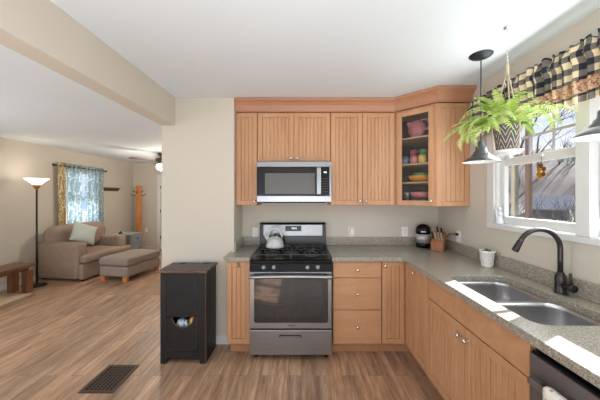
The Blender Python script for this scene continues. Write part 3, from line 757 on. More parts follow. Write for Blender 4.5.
# crown moulding swept along the cabinet tops
def crown():
    prof = [(-.015, 2.4255), (.006, 2.4255), (.010, 2.436), (.016, 2.440), (.020, 2.452), (.034, 2.482), (.056, 2.508), (.074, 2.520), (.080, 2.526), (.082, 2.546), (-.015, 2.546)]
    pts = [Vector((-.697, FU)), Vector((.988, FU)), Vector((1.290, 2.568)), Vector((XR, 2.568))]
    g = G(); rings = []
    for i, p in enumerate(pts):
        ns = []
        for q0, q1 in ((i - 1, i), (i, i + 1)):
            if 0 <= q0 and q1 < len(pts):
                d = (pts[q1] - pts[q0]).normalized(); ns.append(Vector((d.y, -d.x)))
        nn = sum(ns, Vector((0, 0))).normalized(); k = 1 / nn.dot(ns[0])
        rings.append([g.bm.verts.new((p.x + nn.x * o * k, p.y + nn.y * o * k, z)) for o, z in prof])
    n = len(prof)
    for A, B_ in zip(rings, rings[1:]):
        for k in range(n): g._f([A[k], A[(k + 1) % n], B_[(k + 1) % n], B_[k]])
    g._f(rings[0]); g._f(rings[-1][::-1])
    tag(g.build('crown_moulding', M_CROWN), 'reddish maple crown moulding along the tops of the wall cabinets', 'moulding')
crown()

# ---- crockery behind the glass
def dish(name, label, cat, x, y, z, prof, mat, part='bowl', n=28, group='crockery in the corner cabinet'):
    t = thing(name, label, cat, (x, y, z + .001), 0, group)
    G().lathe(prof, n=n, cap1=False).build(part, mat, t); return t
def ceram(n, c): return plain(n, srgb(*c), 0.25, 0, 0.03)
ROSE, ROSE2 = ceram('rose_glaze', (206, 118, 118)), ceram('deep_rose_glaze', (188, 84, 92))
ORNG, YELW, TURQ, GRN, BLUE = ceram('tangerine_glaze', (232, 152, 44)), ceram('yellow_glaze', (234, 196, 84)), ceram('turquoise_glaze', (96, 156, 160)), ceram('green_glaze', (92, 150, 112)), ceram('slate_glaze', (74, 92, 112))
# directions: cabinet diagonal frame -> world
def dpos(s_, dep):   # s along the door, dep behind it
    v = Vector((P1.x, P1.y)) + DV.normalized() * s_ + Vector((.7071, .7071)) * dep; return v.x, v.y
z3 = SH[2]
px, py = dpos(.175, .135)
t = thing('disc_pitcher', 'round rose-pink disc pitcher on the top shelf behind the glass', 'pitcher', (px, py, z3 + .001), -45, 'crockery in the corner cabinet')
g = G(); prof = []
for k in range(25):
    a_ = R(-90 + 360 * k / 24)
g.ball((-.01, 0, .095), (.092, .048, .094), 24)
g.prism([(-.05, .0), (.05, .0), (.045, .02), (-.045, .02)], -.03, .03, 'y')
g.tube([(-.068, 0, .135), (-.09, 0, .162), (-.104, 0, .176)], [.034, .028, .02], 12)
g.build('body', ROSE, t, recalc=True)
G().tube([(.070 + .058 * math.cos(R(a_)), 0, .130 + .055 * math.sin(R(a_))) for a_ in range(140, -105, -15)], .010, 10).build('handle', ROSE, t)
px, py = dpos(.325, .235)
t = thing('pink_canister', 'deep pink jar behind the disc pitcher on the top shelf', 'jar', (px, py, z3 + .001), 0, 'crockery in the corner cabinet')
G().lathe([(.05, 0), (.058, .01), (.058, .15), (.05, .165), (.02, .17)], n=24).build('body', ROSE2, t)
cup = [(.026, 0), (.034, .004), (.037, .04), (.039, .078), (.035, .078), (.033, .04), (.028, .008), (.005, .006)]
z2 = SH[1]
def mug(x, y, z, mat, label, rz=0):
    t = thing('mug', label, 'mug', (x, y, z + .001), rz, 'mugs on the second shelf')
    G().lathe(cup, n=22, cap1=False).build('cup', mat, t)
    G().tube([(.036 + .022 * math.sin(R(a_)), 0, .04 + .022 * math.cos(R(a_))) for a_ in range(0, 181, 20)], .005, 8).build('handle', mat, t); return t
for s_, dep, lvl, mat, lab in ((.070, .075, 0, BLUE, 'slate blue mug at the left of the second shelf'), (.165, .075, 0, ROSE, 'rose mug in the front row of the second shelf'),
                               (.25, .075, 0, YELW, 'yellow mug in the front row of the second shelf'), (.335, .10, 0, ROSE2, 'deep pink mug at the right of the second shelf'),
                               (.115, .18, 0, TURQ, 'turquoise mug in the back row of the second shelf'), (.215, .185, 0, ORNG, 'orange mug in the back row of the second shelf')):
    px, py = dpos(s_, dep); mug(px, py, z2 + lvl, mat, lab, random.uniform(0, 90))
px, py = dpos(.115, .18); mug(px, py, z2 + .0795, ROSE2, 'deep pink mug stacked on the turquoise mug')
px, py = dpos(.215, .185); mug(px, py, z2 + .0795, GRN, 'green mug stacked on the orange mug')
z1 = SH[0]; px, py = dpos(.205, .155)
bowlp = [(.05, 0), (.07, .004), (.11, .03), (.135, .06), (.13, .06), (.105, .033), (.065, .009), (.004, .007)]
dish('serving_bowl', 'large tangerine serving bowl on the third shelf', 'bowl', px, py, z1, bowlp, ORNG)
flat = lambda r, h: [(r * .5, 0), (r * .7, .003), (r, h), (r - .004, h), (r * .68, .007), (.004, .006)]
dish('dinner_plate', 'yellow plate nested in the tangerine bowl', 'plate', px, py, z1 + .045, flat(.118, .022), YELW, 'plate')
dish('shallow_bowl', 'green shallow bowl topping the tangerine bowl stack', 'bowl', px, py, z1 + .062, flat(.085, .030), GRN)
z0 = UZ0 + .018; px, py = dpos(.215, .15)
dish('casserole_dish', 'dark glass casserole dish on the bottom shelf', 'dish', px, py, z0, [(.09, 0), (.105, .006), (.112, .062), (.107, .062), (.1, .01), (.004, .008)], M_OVENGL, 'dish')
dish('mixing_bowl', 'rose pink bowl sitting on the dark casserole dish', 'bowl', px, py, z0 + .063, [(.07, 0), (.095, .008), (.118, .06), (.113, .06), (.09, .014), (.004, .01)], ROSE)
px, py = dpos(.085, .075)
t = thing('glass_goblet', 'small clear stemmed glass at the left of the bottom shelf', 'glass', (px, py, z0 + .001), 0, 'crockery in the corner cabinet')
x_ = plain('clear_crystal', srgb(220, 222, 214), 0.05, 0, 0.01); x_.node_tree.nodes['Principled BSDF'].inputs['Transmission Weight'].default_value = 0.85
G().lathe([(.028, 0), (.028, .003), (.006, .008), (.005, .055), (.018, .07), (.028, .10), (.026, .125), (.0245, .125), (.026, .10), (.012, .072), (.002, .066)], n=20, cap1=False).build('bowl', x_, t)

# ================================================================== COUNTER-TOP THINGS
ZT = ZC + .001
t = thing('countertop_appliance', 'black and silver dome-topped appliance in the counter corner', 'appliance', (1.385, 3.075, ZT), -20)
EL = Matrix.Diagonal((1, .92, 1, 1))
G().lathe([(.070, 0), (.077, .004), (.078, .05), (.075, .052)], n=32).build('base', M_BLK, t, M=EL)
G().lathe([(.0745, .0525), (.0745, .152)], n=32).build('body', plain('brushed_silver', srgb(186, 184, 180), .45, .45), t, M=EL)
hd = G().lathe([(.075, .1525), (.078, .156), (.078, .195), (.071, .225), (.054, .248), (.030, .261), (.004, .265)], n=32).build('head', M_BLK, t, M=EL)
G().cushion(-.030, .030, -.0745, -.066, .172, .190, .003, k=6).build('front_plate', M_BGST, hd)

BX, BY = 1.468, 2.895
t = thing('knife_block', 'reddish wooden knife block in front of the outlet on the right wall', 'knife block', (BX, BY, ZT), -38)
G().prism([(-.075, 0), (.075, 0), (.090, .175), (.062, .192), (-.075, .095)], -.062, .062, 'x').build('body', M_BLOCK, t, .004, 2)
KB = T((BX, BY, ZT)) @ RZ(-38)
sl = math.degrees(math.atan2(.097, .137))
kn = [(-.042, -.045, .105, M_HANDLED, 'dark handle, low at the left of the block'), (-.014, -.045, .10, M_HANDLE, 'pale handle, low beside the dark one'), (.014, -.045, .10, M_HANDLE, 'pale handle, low and right of centre'),
      (.042, -.045, .098, M_HANDLE, 'pale handle, low at the block edge'), (-.036, .005, .115, M_HANDLE, 'tall pale handle in the middle row'), (.0, .005, .125, M_HANDLED, 'longest dark handle in the middle row'),
      (.036, .005, .11, M_HANDLED, 'short dark handle in the middle row'), (.0, .042, .12, M_HANDLE, 'pale handle at the top of the block')]
for xx, yy, ln, mt, lab in kn:
    zz = .095 + (yy + .075) / .137 * .097 + .002
    p = KB @ Vector((xx, yy, zz))
    k = thing('kitchen_knife', 'knife with ' + lab, 'knife', p, -38, 'knives in the wooden block')
    Mk = RX(34)
    g = G().prism(rrect(-.009, .009, -.006, .006, .004, 3), .010, ln); g.build('handle', mt, k, .0015, 1, M=Mk)
    G().box(-.009, .009, -.0065, .0065, .002, .0098).build('bolster', M_CHROME, k, .001, 1, M=Mk)

t = thing('planter', 'small white latticed flower pot beside the sink backsplash', 'flower pot', (1.540, 2.24, ZT))
G().lathe([(.040, 0), (.042, .004), (.055, .118), (.059, .120), (.059, .130), (.052, .130), (.050, .112)], n=32, cap1=False).build('pot', M_LATT, t)
G().lathe([(.001, .1125), (.0503, .112)], n=24, cap0=False, cap1=False).build('soil', M_SOIL, t)
g = G()
for k in range(16):
    a_ = random.uniform(0, 6.28); r_ = random.uniform(0, .036)
    g.ball((r_ * math.cos(a_), r_ * math.sin(a_), .122 + random.uniform(0, .012)), (.012, .012, .010), 8)
g.build('succulent', plain('succulent', srgb(84, 92, 66), .7), t)

def outlet(name, label, M, loc, dark=None, kind='socket'):
    t = thing(name, label, 'outlet', loc, 0, 'wall outlets'); m = M
    g = G().prism(rrect(-.036, .036, -.058, .058, .006), -.005, 0, 'y'); g.build('cover_plate', M_PLAST, t, .0015, 1, M=m)
    for z in (-.02, .02):
        s_ = G().prism(rrect(-.016, .016, z - .014, z + .014, .008), -.0068, -.0052, 'y').build('socket', M_PLAST, t, M=m)
        G().box(-.008, -.005, -.0074, -.0068, z - .002, z + .007).box(.005, .008, -.0074, -.0068, z - .002, z + .007).build('slot', M_BLKM, s_, M=m)
    return t
I = Matrix()
outlet('wall_outlet', 'white wall outlet left of the stove', I, (-.545, YB - .0005, 1.10))
outlet('wall_outlet', 'white wall outlet behind the black and silver appliance', I, (1.222, YB - .0005, 1.108))
outlet('wall_outlet', 'white wall outlet on right wall beside the knife block', RZ(-90), (XW - .0005, 2.775, 1.115))
outlet('wall_outlet', 'white wall outlet low on the far living-room wall', I, (-4.446, YF - .0005, .553))
outlet('wall_outlet', 'white wall outlet partly covered by a plug-in air freshener', I, (.588, YB - .0005, 1.105))
t = thing('air_freshener', 'white plug-in air freshener on the outlet right of the stove', 'air freshener', (.588, YB - .0085, 1.105))
G().cushion(-.026, .026, -.05, -.001, -.035, .038, .02, k=8).build('body', M_PLAST, t)
G().lathe([(.016, .036), (.016, .060), (.010, .068)], (0, -.026, 0), 16).build('cap', M_PLAST, t)
t = thing('power_cord', 'dark power cord plugged into the right wall outlet', 'cord', (1.59, 2.775, 1.135))
m = W(t)
G().cushion(1.585, 1.608, 2.762, 2.788, 1.122, 1.148, .006, k=6).build('plug', M_BLKM, t, M=m)
G().tube([(1.586, 2.775, 1.135), (1.587, 2.80, 1.134), (1.588, 2.88, 1.125), (1.588, 2.97, 1.08), (1.585, 3.05, 1.0), (1.56, 3.10, .957), (1.50, 3.13, .9535)], .0035, 8).build('cable', M_BLKM, t, M=m)

# ================================================================== WINDOW DRESSING
t = thing('valance', 'black and tan buffalo-check valance over the kitchen window', 'valance', (1.55, 1.6, 2.0)); m = W(t)
VY0, VY1, VZ0, VZ1, ROD = .55, 2.455, 2.05, 2.385, 2.318
def vfn(u, v):
    y = VY1 + (VY0 - VY1) * u; z = VZ0 + (VZ1 - VZ0) * v; s_ = (VY1 - y)
    amp = .017 * (1 - .55 * math.exp(-((z - ROD) / .02) ** 2))
    ph = s_ * 2 * math.pi / .064 + .7 * math.sin(s_ * 9) + .5 * math.sin(s_ * 23)
    x_ = 1.548 + amp * math.sin(ph) + .006 * math.sin(s_ * 51 + v * 3) * (1 - v)
    if v > .83: f_ = (v - .83) / .17; x_ += .016 * f_ * math.sin(s_ * 2 * math.pi / .036 + 1.3 * math.sin(s_ * 13)); z += .014 * f_ * math.sin(s_ * 2 * math.pi / .047 + 2 * math.sin(s_ * 17))
    x_ -= .022 * math.exp(-((z - ROD) / .03) ** 2)
    z += .004 * math.sin(ph) * (1 - v)
    return (x_, y, z)
G().sheet(vfn, 420, 26, lambda u, v: (u * (VY1 - VY0) * 1.4, v * (VZ1 - VZ0))).build('fabric', M_CHECK, t, solid=.0015, M=m)
g = G().cyl((1.556, VY0 - .03, ROD), (1.556, VY1 + .035, ROD), .006, n=12)
g.build('rod', M_BLKM, t, M=m)
G().ball((1.552, VY1 + .048, ROD), .016, 12).build('finial', M_BLKM, t, M=m)
G().box(1.556, XW - .0005, VY1 + .010, VY1 + .022, ROD - .012, ROD + .012).build('bracket', M_BLKM, t, M=m)

t = thing('angel_figurine', 'white angel figurine at the corner of the window sill', 'figurine', (1.618, 2.205, WZ0 + .003), 40)
G().lathe([(.030, 0), (.032, .004), (.026, .03), (.019, .07), (.021, .088), (.012, .100), (.008, .104)], n=20).build('robe', M_WHITE, t)
G().ball((0, 0, .122), (.015, .015, .018), 14).build('head', M_WHITE, t)
for s_ in (-1, 1):
    G().prism([(s_ * .006, .055), (s_ * .030, .045), (s_ * .046, .080), (s_ * .050, .125), (s_ * .030, .115), (s_ * .010, .092)], .010, .018, 'y').build('wing', M_WHITE, t, .003, 2)
    G().tube([(s_ * .018, 0, .088), (s_ * .024, -.012, .070), (s_ * .004, -.024, .074)], [.007, .007, .005], 8).build('arm', M_WHITE, t)

x_ = N('amber_glass'); x_.set(Base_Color=srgb(190, 132, 16), Roughness=0.15, Transmission_Weight=0.5); M_AMB = x_.m
x_ = N('brown_glass'); x_.set(Base_Color=srgb(128, 78, 14), Roughness=0.15, Transmission_Weight=0.4); M_AMB2 = x_.m
t = thing('suncatcher', 'amber glass flower suncatcher hanging in the window', 'suncatcher', (1.640, 1.845, 1.70)); 
for k, (yy, zz, mt) in enumerate(((.018, .012, M_AMB), (-.018, .012, M_AMB2), (.020, -.020, M_AMB), (-.016, -.022, M_AMB2), (.004, -.036, M_AMB), (0, .038, M_AMB2))):
    G().ball((-.001 * k, yy, zz), (.0045, .019, .017), 14).build('petal', mt, t)
G().cyl((-.001, 0, .052), (-.001, 0, .105), .0012, n=6).build('hanging_wire', M_BLKM, t)
G().cushion(-.0065, .0075, -.012, .012, .100, .118, .004, k=6).build('suction_cup', M_SAUCER, t)

# ---- pendants over the sink
def pendant(x_, y_, zb, label):
    t = thing('pendant_lamp', label, 'pendant lamp', (x_, y_, zb), 0, 'pendant lamps over the sink')
    H = ZK - .001 - zb
    G().lathe([(.006, H - .032), (.030, H - .026), (.066, H - .012), (.077, H - .002), (.077, H)], n=28).build('ceiling_canopy', M_PENDROD, t)
    G().cyl((0, 0, .155), (0, 0, H - .03), .0042, n=10).build('rod', M_PENDROD, t)
    prof = [(.119, 0), (.117, .004), (.098, .020), (.078, .034), (.062, .042), (.060, .052), (.050, .060), (.046, .074), (.036, .082), (.034, .112), (.022, .120), (.018, .150), (.006, .158)]
    G().lathe(prof, n=36, cap0=False).build('shade', M_PENDANT, t)
    G().lathe([(.1175, .001), (.0965, .0185), (.0765, .0325), (.060, .0405), (.04, .058), (.004, .060)], n=36, cap0=False).build('shade_lining', M_PENDIN, t)
    G().ball((0, 0, .032), (.026, .026, .030), 14).build('bulb', M_PLAST, t)
    return t
pendant(1.298, 1.953, 1.775, 'grey pendant lamp behind the hanging fern')
pendant(1.30, 1.143, 1.782, 'grey pendant lamp hanging close to the faucet side of the window')

# ---- hanging fern
FX, FY, FZ = 1.243, 1.63, 1.799
t = thing('ceiling_hook', 'small silver swag hook on the ceiling above the fern', 'hook', (FX, FY, ZK - .001))
G().lathe([(.020, 0), (.020, -.007), (.007, -.010)], n=16).build('mount', M_CHROME, t)
pts = [(0, 0, -.008), (0, 0, -.024)] + [(.012 - .012 * math.cos(R(a_)), 0, -.034 - .012 * math.sin(R(a_))) for a_ in range(0, 200, 20)]
G().tube(pts, .0036, 8).build('hook_wire', M_CHROME, t)
t = thing('hanging_planter', 'green fern in a chevron pot hanging from the ceiling', 'hanging plant', (FX, FY, FZ))
G().lathe([(.049, 0), (.055, .003), (.062, .055), (.069, .11), (.074, .150), (.076, .156), (.070, .156), (.066, .125)], n=36, cap1=False).build('pot', M_CHEV, t)
G().lathe([(.001, .134), (.067, .134)], n=24, cap0=False, cap1=False).build('soil', M_SOIL, t)
G().lathe([(.050, -.016), (.064, -.014), (.072, .006), (.069, .006), (.061, -.010), (.002, -.011)], n=32, cap1=False).build('saucer', M_SAUCER, t)
ZH = ZK - .045 - FZ
for k in range(3):
    a_ = R(40 + 120 * k); c_, s_ = math.cos(a_), math.sin(a_)
    G().tube([(.0728 * c_, .0728 * s_, -.004), (.079 * c_, .079 * s_, .156), (.030 * c_, .030 * s_, .36), (.004 * c_, .004 * s_, .47)], .0034, 6).build('rope', M_ROPE, t)
G().tube([(0, 0, .455), (0, 0, .50), (0, 0, .545)], [.008, .010, .006], 10).build('rope_knot', M_ROPE, t)
g = G()
nl = 7; zc = .55; dz = (ZH - .55) / nl
for k in range(nl):
    q = [(.0045 * math.cos(R(a_)), 0, zc + dz * (k + .5) + dz * .62 * math.sin(R(a_))) for a_ in range(0, 360, 36)]
    if k % 2: q = [(0, p_[0], p_[2]) for p_ in q]
    g.tube(q, .0011, 5, closed=True)
g.build('chain', M_CHROME, t)
fo = G(); rnd = random.Random(11)
def frond(az, ln, rise, droop, w0):
    n = 13; pts = []; r_ = .02; z = .134; ang = R(rise); st_ = ln / n
    tw_ = rnd.uniform(-.35, .35)
    for k in range(n + 1):
        a2 = az + tw_ * (k / n) ** 2
        pts.append(Vector((r_ * math.cos(a2), r_ * math.sin(a2), z)))
        r_ += st_ * math.cos(ang); z += st_ * math.sin(ang); ang -= R(droop) / n * (0.5 + k / n)
    fo.tube(pts, [.0016 * (1 - .7 * k / n) for k in range(n + 1)], 4, caps=False)
    for k in range(1, n + 1):
        for sub in (0, .5):
            if k + sub > n: continue
            p = pts[k] if sub == 0 else (pts[k] + pts[min(n, k + 1)]) / 2
            d = (pts[min(n, k + 1)] - pts[k - 1]).normalized(); side = d.cross(Vector((0, 0, 1)))
            if side.length < .05: side = d.cross(Vector((1, 0, 0)))
            side.normalize(); up = side.cross(d)
            f = (k + sub) / n; wl = w0 * (math.sin(math.pi * min(1, .15 + .85 * f)) ** .7 * .9 + .12)
            for sg in (-1, 1):
                dr_ = (side * sg + d * .42 + up * rnd.uniform(-.28, .12) - Vector((0, 0, .12))).normalized(); L_ = wl * rnd.uniform(.85, 1.1); hw = .0046
                b0 = p - d * hw; b1 = p + d * hw; mid = p + dr_ * L_ * .6; tip = p + dr_ * L_ - Vector((0, 0, .004))
                vs = [fo.bm.verts.new(q) for q in (b0, mid - d * hw * .9, tip, mid + d * hw * .9, b1)]
                fo._f(vs, True)
for k in range(44):
    az = R(k * 137.5 + rnd.uniform(-12, 12))
    # keep the wall side shorter
    out = 1.0
    dx = math.cos(az)
    if dx > .3: out = 1 - .25 * dx
    ln = rnd.uniform(.24, .41) * out
    if k % 7 == 3: ln *= .6
    frond(az, ln, rnd.uniform(30, 82), rnd.uniform(85, 175), .034)
for k in range(11):
    frond(R(148 + 7 * k + rnd.uniform(-4, 4)), rnd.uniform(.28, .37), rnd.uniform(15, 42), rnd.uniform(105, 140), .036)
fo.build('foliage', M_LEAF, t, recalc=False)

# ================================================================== BLACK BIN
bx0, bx1, by0, by1 = -1.288, -.872, 2.462, 2.752
t = thing('trash_cabinet', 'distressed black wooden trash cabinet standing against the wall end', 'trash cabinet', ((bx0 + bx1) / 2, by0, 0)); m = W(t)
g = G().box(bx0, bx0 + .018, by0 + .018, by1, 0, .832).box(bx1 - .018, bx1, by0 + .018, by1, 0, .832).box(bx0 + .018, bx1 - .018, by1 - .012, by1, .05, .832).box(bx0 + .018, bx1 - .018, by0 + .02, by1 - .012, .06, .075)
g.build('body', M_BIN, t, .002, 1, M=m)
ox0, ox1, oz0, oz1 = -1.232, -.946, .112, .425
def poly_front():
    xc = (bx0 + bx1) / 2
    g = G(); y0, y1 = by0, by0 + .0175
    g.box(bx0, ox0, y0, y1, .05, .832).box(ox1, bx1, y0, y1, .05, .832).box(ox0, ox1, y0, y1, oz1, .832).box(ox0, ox1, y0, y1, .05, oz0)
    g.box(bx0, bx0 + .055, y0, y1, 0, .05).box(bx1 - .055, bx1, y0, y1, 0, .05)
    g.prism([(bx0 + .055, .05), (bx0 + .055, .03), (bx0 + .075, .05)], y0, y1, 'y').prism([(bx1 - .055, .05), (bx1 - .075, .05), (bx1 - .055, .03)], y0, y1, 'y')
    return g
poly_front().build('front_panel', M_BIN, t, .0015, 1, M=m)
xc = -1.080; rc = .094
arc = [(xc + rc * math.cos(R(a_)), oz1 - .004 + rc * .98 * math.sin(R(a_))) for a_ in range(0, -181, -12)]
e4 = .004
door = [(ox1 - e4, oz1 - e4)] + arc + [(ox0 + e4, oz1 - e4), (ox0 + e4, oz0 + e4), (ox1 - e4, oz0 + e4)]
d = G().prism(door, by0 - .004, by0 + .014, 'y').build('tilt_door', M_BIN, t, .002, 1, M=m)
edge = [(q[0], by0 - .0045, q[1]) for q in door]
g = G(); g.tube(edge, .0028, 5, closed=True); g.build('worn_rim', M_WORN, d, M=m)
G().box(bx1 - .0025, bx1 + .0008, by0 - .0008, by0 + .002, 0.002, .83).build('worn_corner', M_WORN, t, M=m)
ld_ = G().box(bx0 - .022, bx1 + .016, by0 - .022, by1 + .004, .833, .853).build('lid', M_BINLID, t, .003, 2, M=m)
G().box(bx0 - .0225, bx1 + .0165, by0 - .0228, by0 - .0205, .835, .851).build('worn_lid_edge', M_WORN, ld_, M=m)
for xx in (-1.19, -.96): G().box(xx - .03, xx + .03, by1 - .05, by1 - .01, .8532, .857).build('hinge', M_BLKM, ld_, .001, 1, M=m)
def bag(name, label, x_, y_, z_, r, mat, sd):
    t = thing(name, label, 'plastic bag', (x_, y_, z_)); rn = random.Random(sd); g = G(); g.cushion(-r[0], r[0], -r[1], r[1], 0, 2 * r[2], .028, .01, k=16)
    for v in g.bm.verts:
        q = v.co * 38; k = math.sin(q.x + sd) * math.sin(q.y * 1.3 + sd * 2) + .6 * math.sin(q.z * 1.7 + q.x * 2.1)
        v.co += Vector((v.co.x, v.co.y, v.co.z - r[2])).normalized() * .0055 * k
    g.build('film', mat, t); return t
M_BAG1 = N('blue_white_film'); v = M_BAG1.co(); f = M_BAG1.noise(v, 16, 3); M_BAG1 = M_BAG1.set(Base_Color=M_BAG1.ramp(f, [(.4, srgb(40, 92, 150)), (.5, srgb(226, 230, 234)), (.6, srgb(70, 120, 168))]), Roughness=.25)
M_BAG2 = plain('yellow_film', srgb(222, 176, 48), .3, 0, .15)
bag('plastic_bag', 'blue and white plastic bag inside the black trash cabinet', -1.112, 2.535, .12, (.058, .042, .128), M_BAG1, 3)
bag('plastic_bag', 'yellow plastic bag inside the black trash cabinet', -1.012, 2.535, .12, (.032, .042, .140), M_BAG2, 5)

# ---- floor register
t = thing('floor_register', 'dark bronze floor register set in the plank floor', 'floor vent', (-1.597, 2.265, .0005)); m = W(t)
vx0, vx1, vy0, vy1 = -1.735, -1.462, 2.092, 2.440
G().box(vx0 + .01, vx1 - .01, vy0 + .01, vy1 - .01, .0008, .0018).build('damper', plain('damper_black', srgb(14, 13, 12), .8), t, M=m)
g = G().box(vx0, vx0 + .03, vy0, vy1, .001, .006).box(vx1 - .03, vx1, vy0, vy1, .001, .006).box(vx0 + .03, vx1 - .03, vy0, vy0 + .03, .001, .006).box(vx0 + .03, vx1 - .03, vy1 - .03, vy1, .001, .006)
n = 7; wd = (vx1 - vx0 - .06) / n
for k in range(1, n): g.box(vx0 + .03 + k * wd - .006, vx0 + .03 + k * wd + .006, vy0 + .03, vy1 - .03, .002, .0055)
for k in range(1, 11): g.box(vx0 + .03, vx1 - .03, vy0 + .03 + k * .0262 - .004, vy0 + .03 + k * .0262 + .004, .002, .005)
g.build('grille', M_GRILLE, t, M=m)

# ================================================================== LIVING ROOM
t = thing('armchair', 'wide taupe upholstered armchair against the window wall', 'armchair', (-4.29, 5.43, 0), 83)
G().cushion(-.37, .37, -.46, .45, .025, .32, .03, k=8).cushion(-.575, .575, -.468, -.372, .025, .305, .03, k=8).build('base', M_SOFA, t)
for s_ in (-1, 1):
    a_, b_ = sorted((s_ * .366, s_ * .58))
    G().cushion(a_, b_, -.37, .455, .025, .68, .055, .012, k=10).build('arm', M_SOFA, t)
g = G().cushion(-.362, .362, -.50, .20, .308, .475, .055, .022, k=12).cushion(-.565, .565, -.515, -.378, .308, .47, .055, .01, k=12)
g.build('seat_cushion', M_SOFA, t)
G().cushion(-.40, .40, .30, .445, .30, .80, .05, k=8).build('back_frame', M_SOFA, t)
G().cushion(-.575, .60, .10, .425, .47, .955, .15, .03, k=16).build('back_cushion', M_SOFA, t)
for s_ in (-1, 1):
    for y_ in (-.42, .40): G().box(s_ * .50 - .03, s_ * .50 + .03, y_ - .03, y_ + .03, 0, .0245).build('foot', M_BLKM, t)
t = thing('throw_pillow', 'pale sage throw pillow leaning in the taupe armchair', 'pillow', (-4.175, 5.185, .816))
PM = RZ(72) @ RX(-28) @ RY(27)
g = G(); kk = 14
def pil(sgn):
    return lambda u, v: (lambda a_, b_: (a_ * .215 * (1 - .10 * (1 - b_ * b_) * abs(a_) ** 3), sgn * .075 * ((1 - a_ ** 2) * (1 - b_ ** 2)) ** .55, b_ * .215 * (1 - .10 * (1 - a_ * a_) * abs(b_) ** 3)))(2 * u - 1, 2 * v - 1)
g.sheet(pil(1), kk, kk).sheet(pil(-1), kk, kk)
bmesh.ops.remove_doubles(g.bm, verts=g.bm.verts, dist=.0005)
g.build('cover', M_PILLOW, t, M=PM)

t = thing('ottoman', 'grey-taupe upholstered ottoman with orange wooden feet in front of the armchair', 'ottoman', (-3.295, 5.235, 0), -9.8)
G().cushion(-.295, .295, -.42, .42, .085, .27, .03, k=8).build('base', M_OTTO, t)
G().cushion(-.305, .305, -.43, .43, .272, .425, .05, .02, k=12).build('top_cushion', M_OTTO, t)
for s_ in (-1, 1):
    for y_ in (-.385, .385): G().prism([(-.045, .084), (-.035, 0), (.035, 0), (.045, .084)], -.03, .03, 'y').build('foot', M_FOOT, t, .003, 1, M=T((s_ * .225, y_, 0)))

t = thing('side_table', 'blue-grey side table with a drawer between armchair and coat rack', 'side table', (-4.15, 6.40, 0)); m = W(t)
X0, X1, Y0, Y1 = -4.42, -3.895, 6.165, 6.63
G().box(X0 + .02, X1 - .018, Y0 + .02, Y1 - .02, .28, .622).build('case', M_BLUEGR, t, .003, 1, M=m)
G().box(X0, X1, Y0, Y1, .623, .652).build('top', M_TABTOP, t, .005, 2, M=m)
for xx in (X0 + .02, X1 - .068):
    for yy in (Y0 + .02, Y1 - .068): G().box(xx, xx + .048, yy, yy + .048, 0, .279).build('leg', M_BLUEGR, t, .003, 1, M=m)
d = G().box(X1 - .017, X1 - .002, Y0 + .06, Y1 - .06, .44, .60).build('drawer', M_BLUEGR, t, .003, 1, M=m)
G().lathe([(.008, 0), (.007, .012), (.016, .022), (.012, .03), (.002, .032)], n=14, M=RY(90), c=(X1 - .0015, (Y0 + Y1) / 2, .53)).build('knob', M_BLKM, d, M=m)
t = thing('bell_ornament', 'small dark bell-shaped ornament on the blue-grey side table', 'ornament', (-4.20, 6.27, .653))
G().lathe([(.05, 0), (.05, .006), (.034, .022), (.022, .040), (.008, .052)], n=20).build('body', M_BLKM, t)
G().ball((0, 0, .060), .010, 10).build('handle', M_BLKM, t)

t = thing('floor_lamp', 'lit torchiere floor lamp with a dark pole beside the bench', 'floor lamp', (-4.52, 4.61, 0))
G().lathe([(.135, 0), (.135, .012), (.12, .024), (.03, .034), (.018, .05)], n=30).build('base', M_LAMPPOLE, t)
G().cyl((0, 0, .045), (0, 0, 1.655), .014, n=14).build('pole', M_LAMPPOLE, t)
G().lathe([(.014, 1.64), (.034, 1.66), (.046, 1.69), (.060, 1.715), (.050, 1.722), (.004, 1.724)], n=24).build('cup', M_GOLD, t)
G().lathe([(.046, 1.715), (.078, 1.745), (.115, 1.785), (.168, 1.828), (.164, 1.828), (.111, 1.789), (.074, 1.750), (.030, 1.726)], n=40, cap0=False, cap1=False).build('bowl_shade', M_LAMPGL, t)
light('floor_lamp_bulb', 'POINT', (0, 0, 1.86), 1.8, (1.0, .90, .78), .06, parent=t)

t = thing('bench', 'dark brown wooden bench along the living-room wall', 'bench', (-4.48, 3.7, 0)); m = W(t)
G().box(-4.665, -4.295, 3.0, 4.375, .405, .452).build('seat', M_BENCH, t, .004, 2, M=m)
G().box(-4.60, -4.36, 3.05, 4.32, .345, .404).build('apron', M_BENCHL, t, .002, 1, M=m)
for xx in (-4.64, -4.41):
    for yy in (3.02, 4.25): G().box(xx, xx + .095, yy, yy + .095, 0, .344).build('leg', M_BENCHL, t, .003, 1, M=m)
t = thing('rug', 'tan woven rug lying partly under the wooden bench', 'rug', (-4.5, 3.5, .001)); m = W(t)
# the rug lies under the front edge of the bench
G().cushion(-4.80, -4.19, 3.14, 4.215, .001, .010, .004, k=4).build('weave', M_RUG, t, M=m)

